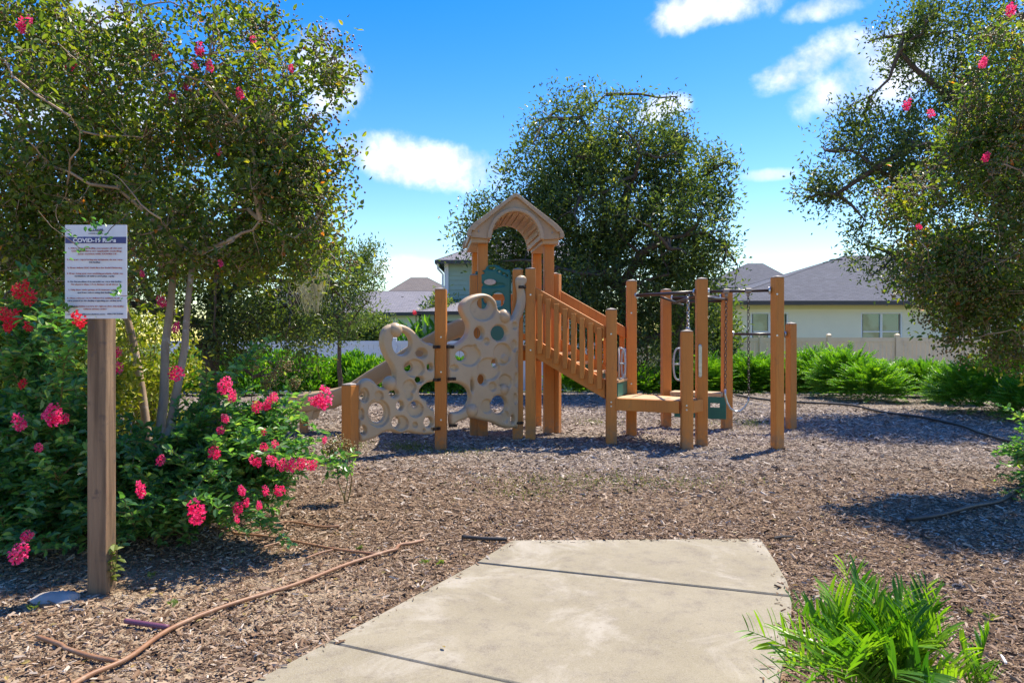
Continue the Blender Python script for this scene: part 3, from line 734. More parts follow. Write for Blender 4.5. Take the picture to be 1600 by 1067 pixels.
pRL, zRL = post(986.5, 684, 439, ROT_ST + .3)
pC, zC = post(1040.5, 667, 453, .1)
pFR, zFR = post(1073, 704, 518, ROT_ST + .3)
pRR, zRR = post(1096, 697, 436, ROT_ST + .3)
pE, zE = post(1135.5, 671, 453, .1)
pG, zG = post(1214.5, 702, 433, .3, .112)
pH, zH = post(1236, 672, 506, .3, .112)
# roof posts
RA = R(8); eX = Vector((math.cos(RA), math.sin(RA), 0)); eY = Vector((-math.sin(RA), math.cos(RA), 0))
pR1 = Vector((gx(754, 9.38), 9.38, 0)); pR2 = Vector((gx(857, 9.50), 9.50, 0)); pR1b = pR1 + eY * .93; pR2b = pR2 + eY * .93
for p in (pR1, pR2, pR1b, pR2b): post(0, 0, CY - (2.72 - H) / (p.y - .07) * F, RA, .13, p=p, cap=False)
pP1, zP1 = post(741, 680, 430, RA, .12, .02)

# tower deck: square bay with a triangular front bay, and its edge beams
DZ = 1.20
def slabmesh(name, poly, z0, z1, mat, bevel=.006):
    n = len(poly); V = [(x, y, z) for z in (z0, z1) for x, y in poly]
    mb = MB(); mb.add(V, [tuple(range(n))[::-1], tuple(range(n, 2 * n))] + [(i, (i + 1) % n, n + (i + 1) % n, n + i) for i in range(n)])
    return mb.build(name, mat, PS, bevel=bevel)
sq = [pR1 - eX * .05, pR2 + eX * .05, pR2b + eX * .05, pR1b - eX * .05]
slabmesh('deck', [(p.x, p.y) for p in sq], DZ - .06, DZ, M['deck'])
tri = [(pP1.x + .05, pP1.y - .03), (pT1.x, pT1.y + .06), (pT2.x, pT2.y + .06), (pT3.x - .06, pT3.y), (pR2.x + .05, pR2.y - .012), (pR1.x - .05, pR1.y - .012)]
slabmesh('deck', tri, DZ - .06, DZ, M['deck'])
def edge(a, b, z, h, t, name='edge_beam', mat='timber'):
    mb = MB(); a, b = Vector(a), Vector(b); a.z = b.z = z; mb.beam(a, b, h, t); return mb.build(name, M[mat], PS, bevel=.006)
for a, b in ((pP1, pT1), (pT3, pR2), (pR1b, pR2b), (pR1, pR1b), (pR2, pR2b)): edge(a, b, DZ - .15, .17, .05)
# guard panels on the tower sides
for a, b in ((pR2, pR2b), (pR1b, pR2b)):
    for z in (DZ + .12, DZ + .70): edge(a, b, z, .09, .04, 'guard_rail')
    for k in range(1, 7):
        q = a.lerp(b, k / 7); mb = MB(); mb.box((q.x, q.y - .002, DZ + .41), (.04, .045, .489)); mb.build('baluster', M['timber'], PS)

# stairs
def stairs():
    for (a, b, side, nbal) in ((pT2, pFL, -1, 8), (pT3, pRL, 1, 8)):
        d = (b - a).normalized(); n = Vector((d.y, -d.x, 0)) * (1 if side < 0 else -1)    # outwards
        a2 = a + d * .075; b2 = b - d * .075
        def zz(v, z): return Vector((v.x, v.y, z))
        mb = MB(); mb.beam(zz(a2, 1.16), zz(b2, .665), .235, .045); st = mb.build('stair_stringer', M['timber'], PS, bevel=.006)
        mb = MB(); mb.beam(zz(a2, 1.86), zz(b2, 1.36), .15, .045); rl = mb.build('stair_rail', M['timber'], PS, bevel=.006)
        for k in range(nbal):
            t = (k + .62) / (nbal + .15); q = a2.lerp(b2, t) + n * .046; zt_ = 1.86 - .5 * t + .02; zb_ = 1.16 - .495 * t - .03
            mb = MB(); mb.box((q.x, q.y, (zt_ + zb_) / 2), (.062, .045, zt_ - zb_), math.atan2(d.y, d.x)); mb.build('baluster', M['timber'], rl, bevel=.006)
    # treads and dark green risers
    d = (pFL - pT2).normalized(); ang = math.atan2(d.y, d.x)
    for k, (t, z) in enumerate(((.18, 1.09), (.42, .97), (.66, .86), (.90, .76))):
        m_ = pT2.lerp(pFL, t).lerp(pT3.lerp(pRL, t), .5); wd = (pT3.lerp(pRL, t) - pT2.lerp(pFL, t)).length - .10
        mb = MB(); mb.box((m_.x, m_.y, z), (.25, wd, .035), ang); mb.build('tread', M['deck'], PS, bevel=.005)
        q = m_ - d * .10; mb = MB(); mb.box((q.x + d.x * .2, q.y + d.y * .2, z - .07), (.02, wd - .01, .10), ang); mb.build('riser', M['green'], PS)
    q = pFL.lerp(pRL, .5); wd = (pRL - pFL).length - .12
    mb = MB(); mb.box((q.x + .0, q.y, .655), (.03, wd, .165), ang); mb.build('riser', M['green'], PS)
stairs()
# transfer platform
TZ = .565
c4 = [pFL, pFR, pRR, pRL]; cc = sum(c4, Vector()) / 4
ins = [p + (cc - p) * .06 for p in c4]
nbd = 5
for k in range(nbd):
    t0, t1 = k / nbd + .004, (k + 1) / nbd - .004
    P = [ins[0].lerp(ins[3], t0), ins[1].lerp(ins[2], t0), ins[1].lerp(ins[2], t1), ins[0].lerp(ins[3], t1)]
    slabmesh('platform_board', [(p.x, p.y) for p in P], TZ - .03, TZ, M['deck'], .004)
for i in range(4): 
    a, b = c4[i], c4[(i + 1) % 4]; dd = (b - a).normalized(); out = Vector((dd.y, -dd.x, 0)) * .03
    mb = MB(); mb.beam(Vector((*(a + dd * .075 + out).xy, TZ - .075)), Vector((*(b - dd * .075 + out).xy, TZ - .075)), .145, .05); mb.build('platform_beam', M['timber'], PS, bevel=.006)
for p_, zs in ((pFL, (TZ - .05, TZ - .10, 1.34)), (pFR, (TZ - .05, TZ - .10)), (pT2, (1.14, 1.84)), (pB, (.35, .9, 1.3)), (pRL, (1.62, .7)), (pRR, (TZ - .06,)), (pG, (1.80, 1.32))):
    for z_ in zs:
        d_ = -p_.normalized(); q_ = p_ + d_ * (PW * .5 + .004); mb = MB(); mb.tube([Vector((q_.x, q_.y, z_)) - d_ * .012, Vector((q_.x, q_.y, z_)) + d_ * .008], .011, 8); mb.build('bolt', M['steel'], PS)
# low step between the two far posts, with a green slotted front
def low_step():
    a, b = pC + Vector((.075, -.02, 0)), pE + Vector((-.075, -.02, 0))
    mb = MB(); mb.beam(Vector((a.x, a.y - .05, .50)), Vector((b.x, b.y - .05, .50)), .05, .32); mb.build('low_step', M['deck'], PS, bevel=.006)
    mb = MB(); w = b.x - a.x; 
    for x0, x1, z0, z1 in ((0, 1, .16, .32), (0, 1, .38, .47), (0, .16, .32, .38), (.36, .70, .32, .38), (.88, 1, .32, .38)):
        p = a.lerp(b, x0); q = a.lerp(b, x1); mb.beam(Vector((p.x, p.y - .2, (z0 + z1) / 2)), Vector((q.x, q.y - .2, (z0 + z1) / 2)), z1 - z0, .03)
    mb.build('slotted_front', M['green'], PS, bevel=.003)
low_step()

# overhead bars
def bar(p, q, r, mat='darkmetal', flange=True, name='overhead_bar'):
    mb = MB(); mb.tube([p, q], r, 10); o = mb.build(name, M[mat], PS, smooth=True)
    if flange:
        d = (Vector(q) - Vector(p)).normalized()
        for e, s in ((p, 1), (q, -1)):
            m2 = MB(); m2.tube([Vector(e) + d * s * .0, Vector(e) + d * s * .02], .042, 12); m2.build('flange', M['steel'], o)
def zat(py, D): return H - (py - CY) / F * D
def offset(a, b, r=.076): return (b - a).normalized() * r
def bar_between(a, b, z, r=.02, **k):
    o_ = offset(a, b); bar(Vector((a.x + o_.x, a.y + o_.y, z)), Vector((b.x - o_.x, b.y - o_.y, z)), r, **k)
ZB = zat(456, pRR.y)
bar_between(pRL, pRR, ZB + .0, .022)
bar_between(pRR, pG, ZB + .0, .018)
bar_between(pC, pE, zat(466, pC.y), .028); bar_between(pC, pE, zat(472, pC.y), .02, flange=False)
bar_between(pE, pH, zat(522, pE.y), .018)
bar(Vector((pC.x + .1, pC.y - .05, ZB - .04)), Vector((pRR.x - .05, pRR.y + .08, ZB - .04)), .018, flange=False)
bar(Vector((pRL.x + .4, pRL.y + .02, ZB - .02)), Vector((pC.x + .25, pC.y, ZB - .06)), .016, flange=False)
bar(Vector((pRR.x, pRR.y + .07, ZB - .06)), Vector((pE.x - .02, pE.y - .07, zat(468, pE.y))), .02, flange=False)

# loop handles
def loop_handle(c, h, w, along, r=.013):
    a = along.normalized(); P = []
    for k in range(17):
        t = k / 16; an = -math.pi / 2 + math.pi * t
        x = math.cos(an) ** .5 * w if math.cos(an) > 0 else 0; P.append(c + a * x + Vector((0, 0, math.sin(an) * h / 2)))
    mb = MB(); mb.tube(P, r, 8); mb.tube([c + Vector((0, 0, h * .5)), c + Vector((0, 0, -h * .5))], r * .9, 8)
    mb.tube([c, c + a * w], r * .9, 8)
    mb.build('loop_handle', M['handle'], PS, smooth=True)
loop_handle(at(967, 568, pFL.y + .04), .38, .085, Vector((1, .25, 0)))
loop_handle(at(977, 568, pRL.y - .14), .38, .05, Vector((-1, .0, 0)))
loop_handle(at(1063, 569, 9.3), .42, -.09, Vector((1, 0, 0)))
mb = MB(); q = at(1094, 564, pRR.y - .082); mb.box(q, (.04, .014, .36)); mb.ball((q.x, q.y, q.z + .18), .02, 10, 6, (1, .35, 1)); mb.ball((q.x, q.y, q.z - .18), .02, 10, 6, (1, .35, 1)); mb.build('grip_plate', M['steel'], PS, bevel=.004)

# ---- moulded panels: outline + holes + dishes sampled on a grid, rounded edges
def smooth_poly(pts, per=6):
    P = np.array(pts, float); n = len(P); out = []
    for i in range(n):
        p0, p1, p2, p3 = P[i - 1], P[i], P[(i + 1) % n], P[(i + 2) % n]
        for k in range(per):
            t = k / per; out.append(.5 * ((2 * p1) + (-p0 + p2) * t + (2 * p0 - 5 * p1 + 4 * p2 - p3) * t * t + (-p0 + 3 * p1 - 3 * p2 + p3) * t ** 3))
    return np.array(out)
def poly_sd(P, X, Y):
    d = np.full(X.shape, 1e9); ins = np.zeros(X.shape, bool); n = len(P)
    for i in range(n):
        a, b = P[i - 1], P[i]; e = b - a; L2 = (e ** 2).sum() + 1e-12
        t = np.clip(((X - a[0]) * e[0] + (Y - a[1]) * e[1]) / L2, 0, 1); d = np.minimum(d, (X - a[0] - t * e[0]) ** 2 + (Y - a[1] - t * e[1]) ** 2)
        ins ^= ((a[1] > Y) != (b[1] > Y)) & (X < e[0] * (Y - a[1]) / (e[1] + 1e-12) + a[0])
    return np.sqrt(d) * np.where(ins, 1, -1)
def moulded(name, outline, holes, dishes, knobs, tomap, step, Rr, T, mat, parent, k=1.35, dish=.62, per=6):
    """everything in tracing units; tomap(u,v,h)->world with h metres towards the front"""
    P = smooth_poly(outline, per) * np.array([k, 1]); u0, v0 = P.min(0) - step; u1, v1 = P.max(0) + step
    U, V = np.meshgrid(np.arange(u0, u1 + step, step), np.arange(v0, v1 + step, step)); f = poly_sd(P, U, V)
    def ell(c): 
        a, b = c[2] * k, c[3]; X, Y = (U - c[0] * k), (V - c[1]); q = np.sqrt((X / a) ** 2 + (Y / b) ** 2) + 1e-6
        return (q - 1) * np.sqrt(X ** 2 + Y ** 2) / q + 0 * q if False else (q - 1) * min(a, b)
    for h in holes: f = np.minimum(f, ell(h))
    def prof(f): q = np.clip(f / Rr, 0, 1); return np.sqrt(1 - (1 - q) ** 2)
    dep = np.zeros(U.shape)
    for h in dishes:
        e = ell(h); dep = np.maximum(dep, dish * (1 - np.clip((e + 4) / 5, 0, 1))) - .06 * np.exp(-((e - 3) / 3) ** 2)
    for h in holes: e = ell(h); dep = dep - .14 * np.exp(-((e - 7) / 5) ** 2)
    for h in knobs: e = ell(h); dep = dep - .5 * (1 - np.clip((e + 4) / 6, 0, 1))
    g2 = np.clip(1 - dep, .15, 1.6)
    ny, nx = U.shape; verts = []; tris = []; ids = {}
    tz = T * prof(f)
    def vid(key, u, v, hf, hb):
        if key not in ids: ids[key] = len(verts); verts.append((u, v, hf, hb))
        return ids[key]
    fl = f.ravel(); Ul = U.ravel(); Vl = V.ravel(); tl = tz.ravel(); gl = g2.ravel()
    def getv(i): return vid(i, Ul[i], Vl[i], tl[i] * gl[i], tl[i])
    def cross(i, j):
        if i > j: i, j = j, i
        t = fl[i] / (fl[i] - fl[j]); return vid((i, j), Ul[i] + (Ul[j] - Ul[i]) * t, Vl[i] + (Vl[j] - Vl[i]) * t, 0, 0)
    for y in range(ny - 1):
        for x in range(nx - 1):
            a = y * nx + x; b = a + 1; c = a + nx; d = c + 1
            if fl[a] <= 0 and fl[b] <= 0 and fl[c] <= 0 and fl[d] <= 0: continue
            for tr in ((a, b, d), (a, d, c)):
                poly = []
                for q in range(3):
                    i, j = tr[q], tr[(q + 1) % 3]
                    if fl[i] > 0: poly.append(getv(i))
                    if (fl[i] > 0) != (fl[j] > 0): poly.append(cross(i, j))
                for q in range(1, len(poly) - 1): tris.append((poly[0], poly[q], poly[q + 1]))
    n = len(verts); A = np.array(verts)
    Wf = [tomap(u / k, v, hf) for u, v, hf, hb in verts]; Wb = [tomap(u / k, v, -hb) for u, v, hf, hb in verts]
    T_ = np.array(tris); edge = (A[:, 2] == 0) & (A[:, 3] == 0)
    idb = np.where(edge, np.arange(n), np.arange(n) + n)
    Fb = idb[T_][:, ::-1]
    o = place(name, np.array(Wf + Wb), [T_, Fb], mat, parent, smooth=True)
    # drop unused back rim vertices
    bm = bmesh.new(); bm.from_mesh(o.data); loose = [v for v in bm.verts if not v.link_faces]; bmesh.ops.delete(bm, geom=loose, context='VERTS')
    bmesh.ops.recalc_face_normals(bm, faces=bm.faces); bm.to_mesh(o.data); bm.free()
    return o
def plane_map(a, b, ox, oy, sc, shift=0.0):
    ud = (b - a).normalized(); nrm = Vector((ud.y, -ud.x, 0))
    if nrm.y > 0: nrm = -nrm
    a2 = a + nrm * shift
    def f(u, v, h):
        px, py = ox + u / sc, oy + v / sc; dx = (px - CX) / F
        D = (a2.x * ud.y - a2.y * ud.x) / (dx * ud.y - ud.x)
        return (dx * D + nrm.x * h, D + nrm.y * h, H - (py - CY) / F * D)
    return f, nrm
SCL = 1104 / 300.
outL = [(66, 640), (80, 606), (112, 592), (150, 604), (188, 640), (222, 640), (258, 610), (270, 570), (256, 525), (222, 470), (200, 410), (198, 350), (214, 305), (250, 282),
        (300, 280), (345, 293), (385, 320), (425, 365), (465, 388), (502, 403), (504, 500), (502, 600), (462, 618), (432, 640), (415, 668), (425, 700), (455, 716), (462, 742), (484, 764), (502, 776),
        (504, 900), (465, 914), (400, 912), (350, 902), (300, 910), (252, 896), (205, 906), (165, 932), (118, 950), (78, 955), (68, 900), (64, 780)]
holL = [(312, 392, 52, 64), (425, 450, 24, 19), (353, 528, 24, 24), (473, 527, 14, 17), (413, 600, 20, 17), (266, 678, 22, 20), (90, 690, 15, 24), (175, 788, 46, 56), (300, 747, 17, 22), (281, 843, 24, 28), (391, 742, 17, 17), (465, 843, 23, 26), (466, 686, 14, 12), (90, 888, 15, 22)]
disL = [(386, 535, 54, 52), (355, 640, 38, 40), (180, 692, 26, 28), (175, 790, 68, 80), (94, 688, 28, 42), (388, 768, 46, 46), (305, 848, 44, 44), (387, 857, 15, 16), (80, 795, 14, 34), (424, 448, 34, 30), (466, 686, 34, 36), (437, 888, 8, 9), (484, 882, 8, 9), (352, 690, 22, 26)]
fL, nL = plane_map(pA, pB, 540, 430, SCL)
cpL = moulded('climbing_panel', outL, holL, disL, [], fL, 4.6, 20, .054, M['tan'], PS)
cpL['label'] = 'lower climbing panel between the two left posts'
for (u, v) in ((278, 316), (247, 622)):
    q = Vector(fL(u, v, .02)); mb = MB(); mb.ball(q, 43 / SCL / F * q.y, 24, 16); mb.build('grip_ball', M['tan'], cpL, smooth=True)
outR = [(583, 404), (622, 392), (660, 368), (688, 330), (690, 282), (664, 236), (650, 190), (664, 150), (708, 120), (768, 105), (820, 114), (856, 148), (868, 196), (902, 215), (940, 250), (968, 212), (986, 160), (990, 105), (982, 52), (984, 16),
        (1006, 0), (1032, 12), (1033, 45), (1020, 70), (1029, 120), (1026, 180), (1010, 232), (992, 275), (988, 400), (986, 600), (984, 860), (966, 874), (925, 880), (878, 868), (830, 846), (772, 832), (712, 820), (650, 838), (600, 862),
        (597, 792), (640, 784), (676, 762), (696, 735), (706, 695), (694, 655), (655, 626), (610, 616), (584, 612), (582, 510)]
holR = [(786, 162, 31, 31), (755, 333, 26, 32), (872, 333, 44, 42), (656, 463, 31, 28), (852, 505, 16, 24), (775, 598, 24, 27), (716, 632, 7, 28), (872, 742, 44, 50), (949, 825, 9, 20)]
disR = [(776, 196, 74, 68), (796, 380, 18, 20), (700, 463, 64, 60), (810, 540, 66, 66), (888, 452, 52, 62), (612, 532, 24, 18), (832, 640, 22, 27), (905, 612, 38, 44), (800, 752, 34, 42), (905, 812, 22, 36), (958, 292, 14, 24), (955, 405, 18, 34), (974, 482, 12, 48), (967, 600, 12, 42), (962, 708, 12, 32), (728, 410, 12, 12)]
fR, nR = plane_map(pB + Vector((.0, -.02, 0)), pT1 + Vector((.02, -.14, 0)), 540, 430, SCL)
cpR = moulded('climbing_panel', outR, holR, disR, [(906, 480, 20, 24)], fR, 4.6, 20, .054, M['tan'], PS)
cpR['label'] = 'upper climbing panel between the tall post and the tower'
for (u, v, r) in ((902, 238, 42), (898, 657, 34), (714, 777, 43)):
    q = Vector(fR(u, v, .02)); mb = MB(); mb.ball(q, r / SCL / F * q.y, 24, 16); mb.build('grip_ball', M['tan'], cpR, smooth=True)
for fm, lst, par in ((fL, [(508, 412), (510, 600), (508, 880)], cpL), (fR, [(586, 412), (596, 595), (602, 862), (985, 847), (1000, 70)], cpR)):
    for (u, v) in lst:
        q = Vector(fm(u, v, .055)); mb = MB(); mb.box(q, (.10, .014, .035), ROT_CL - .4 if fm is fR else ROT_CL)
        mb.ball(q + Vector((-.028, -.022, 0)), .013, 8, 5); mb.ball(q + Vector((.028, -.004, 0)), .013, 8, 5); mb.build('bolt_bracket', M['bracket'], par)
# green arched panel behind
SG = 1219 / 240.
fG, nG = plane_map(pP1, pT1, 680, 290, SG)
outG = [(318, 702), (345, 684), (395, 668), (412, 640), (445, 630), (495, 632), (520, 648), (555, 668), (598, 688), (600, 900), (600, 1240), (520, 1245), (320, 1245), (318, 950)]
holG = [(350, 706, 10, 9), (380, 694, 12, 9), (452, 658, 28, 12), (512, 684, 14, 9), (545, 702, 12, 8), (572, 716, 8, 9), (500, 905, 52, 60), (400, 905, 16, 30)]
gp_ = moulded('arched_panel', outG, holG, [(455, 790, 110, 20)], [], fG, 7.0, 12, .016, M['green'], PS, k=1.3)
mb = MB(); qs = [Vector(fG(447 + 46 * math.cos(a), 767 + 23 * math.sin(a), .022)) for a in np.linspace(0, 2 * math.pi, 28, endpoint=False)]
mb.add([tuple(q) for q in qs] + [tuple(q + nG * .012) for q in qs], [tuple(range(28)), tuple(range(28, 56))[::-1]] + [(i, (i + 1) % 28, 28 + (i + 1) % 28, 28 + i) for i in range(28)])
mb.build('plaque', M['plaque'], gp_)

# ---- slide
def slide():
    keys = [(450, 619), (468, 618), (487, 616), (521, 610), (546, 600), (573, 582), (608, 561), (639, 541), (674, 521), (698, 507), (716, 500), (740, 499), (752, 499)]
    near = [at(px, py, 9.34 + .0016 * (px - 450)) for px, py in keys]
    w = Vector((-.07, .997, 0)); prof = [(0, 0), (.012, .012), (.045, .012), (.06, -.01), (.075, -.15), (.12, -.185), (.40, -.185), (.445, -.15), (.46, -.01), (.475, .012), (.508, .012), (.52, 0), (.52, -.03), (.505, -.06), (.49, -.20), (.44, -.245), (.08, -.245), (.03, -.20), (.015, -.06), (0, -.03)]
    V = []; n = len(prof)
    for p in near: V += [tuple(p + w * a + Vector((0, 0, b))) for a, b in prof]
    Fs = [(i * n + k, i * n + (k + 1) % n, (i + 1) * n + (k + 1) % n, (i + 1) * n + k) for i in range(len(near) - 1) for k in range(n)]
    Fs += [tuple(range(n))[::-1], tuple((len(near) - 1) * n + k for k in range(n))]
    mb = MB(); mb.add(V, Fs); o = mb.build('slide', M['tan'], PS, smooth=False)
    for f in o.data.polygons: f.use_smooth = len(f.vertices) == 4
    s = at(473, 640, 9.5); mb = MB()
    mb.add([(s.x - .17, s.y - .05, s.z + .02), (s.x + .17, s.y - .05, s.z + .02), (s.x + .17, s.y + .35, s.z + .02), (s.x - .17, s.y + .35, s.z + .02),
            (s.x - .13, s.y - .02, s.z - .14), (s.x + .13, s.y - .02, s.z - .14), (s.x + .13, s.y + .3, s.z - .14), (s.x - .13, s.y + .3, s.z - .14)],
           [(0, 1, 2, 3), (7, 6, 5, 4), (0, 4, 5, 1), (1, 5, 6, 2), (2, 6, 7, 3), (3, 7, 4, 0)])
    mb.build('slide_foot', M['tan'], o, bevel=.01)
    mb = MB(); mb.box((s.x, s.y + .05, (s.z - .14) / 2 - .02), (.10, .10, s.z - .10), .1); mb.build('support_leg', M['timber'], o, bevel=.006)
slide()

# ---- roof of the tower
def tower_roof():
    c = Vector((gx(806, 9.2), 9.2, 0)); zb = H + (CY - 371) / F * 9.2; za = H + (CY - 302.5) / F * 9.2; hw = .635; dep = 1.17; hh = za - zb
    eX_, eY_ = Vector((math.cos(R(7)), math.sin(R(7)), 0)), Vector((-math.sin(R(7)), math.cos(R(7)), 0))
    outer = [(-hw, .0), (-hw - .005, .05), (-hw + .02, .105), (-hw + .10, .185)]
    outer += [(-.06, hh - .035), (-.025, hh - .008), (0, hh), (.025, hh - .008), (.06, hh - .035), (hw - .10, .185), (hw - .02, .105), (hw + .005, .05), (hw, .0)]
    def W(x, z, y): return tuple(c + eX_ * x + eY_ * y + Vector((0, 0, zb + z)))
    ar = .325; N = 20
    arch = [(ar * math.cos(math.pi * k / N), -.02 + (ar + .035) * math.sin(math.pi * k / N)) for k in range(N + 1)]   # right to left
    def ringsolid(name, inner, outr, y0, y1, mat, parent, bevel=0):
        """both curves left to right with the same number of points"""
        n = len(inner); V = []
        for y in (y0, y1): V += [W(x, z, y) for x, z in outr] + [W(x, z, y) for x, z in inner]
        Fs = []
        for i in range(n - 1):
            Fs += [(i, i + 1, n + i + 1, n + i), (2 * n + i + 1, 2 * n + i, 3 * n + i, 3 * n + i + 1), (i + 1, i, 2 * n + i, 2 * n + i + 1), (n + i, n + i + 1, 3 * n + i + 1, 3 * n + i)]
        Fs += [(0, n, 3 * n, 2 * n), (2 * n - 1, n - 1, 3 * n - 1, 4 * n - 1)]
        mb = MB(); mb.add(V, Fs); return mb.build(name, mat, parent, bevel=bevel)
    def resample(P, n):
        P = np.array(P); s = np.concatenate([[0], np.cumsum(np.linalg.norm(np.diff(P, axis=0), axis=1))]); t = np.linspace(0, s[-1], n)
        return [(np.interp(a, s, P[:, 0]), np.interp(a, s, P[:, 1])) for a in t]
    n = 41; A = resample(arch[::-1], n); O = resample(outer, n)
    inn = lambda P, k: [(x * (1 - k / abs(hw)), z - k * .9 if z > .12 else z) for x, z in P]
    Oi = inn(O, .03)
    rf = ringsolid('roof', A, Oi, .02, dep - .02, M['roofp'], PS)
    Aout = [(x * 1.15, -.0 + (z) * 1.13) for x, z in A]
    A = [(x, z) for x, z in A]
    for y0, y1 in ((-.035, .06), (dep - .06, dep + .035)):
        r1 = ringsolid('gable_trim', inn(O, .055), O, y0, y1, M['roofp'], rf, .012)
        ringsolid('arch_trim', [(x * .985, z * .99) for x, z in A], Aout, y0 + .008, y1 - .008, M['roofp'], rf, .010)
    # ribs run lengthwise along the underside of the barrel
    for k in range(1, 12):
        an = math.pi * k / 12; q = c + eX_ * (ar * .985 * math.cos(an)) + eY_ * dep / 2 + Vector((0, 0, zb - .02 + (ar + .035) * .985 * math.sin(an)))
        mb = MB(); Mx = Matrix.Rotation(R(7), 3, 'Z') @ Matrix.Rotation(math.pi / 2 - an, 3, 'Y'); mb.box(q, (.045, dep - .16, .03), M=Mx); mb.build('ceiling_rib', M['roofp'], rf, bevel=.006)
    # boxed eaves
    for sx in (-1, 1):
        mb = MB(); q = c + eX_ * sx * .47 + eY_ * dep / 2 + Vector((0, 0, zb - .035)); mb.box(q, (.22, dep - .14, .07), R(7)); mb.build('eave_block', M['roofp'], rf, bevel=.01)
        for (y) in (-.036,):
            q = c + eX_ * sx * .49 + eY_ * .018 + Vector((0, 0, zb + .07)); mb = MB(); mb.ball(q, .012, 8, 6); mb.build('bolt', M['steel'], rf)
tower_roof()

# ---- hanging chain bar (hangs free, so a thing of its own) and short rope
def chain(mb, p, q, link=.05, r=.0045):
    p, q = Vector(p), Vector(q); n = max(2, int((q - p).length / (link * .78))); d = (q - p).normalized(); a = d.orthogonal().normalized(); b = d.cross(a)
    for i in range(n):
        c = p.lerp(q, (i + .5) / n); s = a if i % 2 else b
        ring = [c + d * (link / 2 * math.cos(t)) + s * (link * .30 * math.sin(t)) for t in np.linspace(0, 2 * math.pi, 9)]
        mb.tube(ring, r, 4, False)
hb = thing('hanging_swing_bar', 'curved steel bar hanging on two chains below the right overhead bar', 'swing bar', at(1150, 640, 8.42))
Dc = 8.4
topL = Vector((gx(1134, Dc), Dc - .02, ZB - .02)); topR = Vector((gx(1169, Dc - .1), Dc - .1, ZB - .02))
botL = at(1133, 610, Dc - .04); botR = at(1170, 622, Dc - .1)
mb = MB(); chain(mb, topR, botR); mb.build('chain', M['darkmetal'], hb, smooth=True)
mb = MB(); chain(mb, topL, botL); mb.build('chain', M['darkmetal'], hb, smooth=True)
P = [at(px, py, Dc - .05 - .001 * (px - 1133)) for px, py in ((1133, 608), (1133, 617), (1136, 629), (1141, 638), (1149, 643), (1157, 642), (1164, 636), (1169, 627), (1170, 620))]
mb = MB(); mb.tube(P, .013, 8); mb.build('curved_bar', M['steel'], hb, smooth=True)
for q in (topL, topR): 
    mb = MB(); mb.tube([q + Vector((-.03, 0, .02)), q + Vector((.03, 0, .02))], .032, 10); mb.ball(q + Vector((0, 0, -.03)), .022, 8, 6); mb.build('hanger_clamp', M['cap'], hb)
rp = thing('hanging_trapeze', 'short steel hanger with a knob below the left overhead bar', 'hanger', at(1075, 515, 8.9))
mb = MB(); chain(mb, Vector((gx(1075, 8.85), 8.85, ZB)), at(1075, 512, 8.85), .06, .007); mb.build('chain', M['steel'], rp, smooth=True)
mb = MB(); mb.ball(at(1075, 514, 8.85), .03, 10, 8); mb.build('knob', M['steel'], rp, smooth=True)

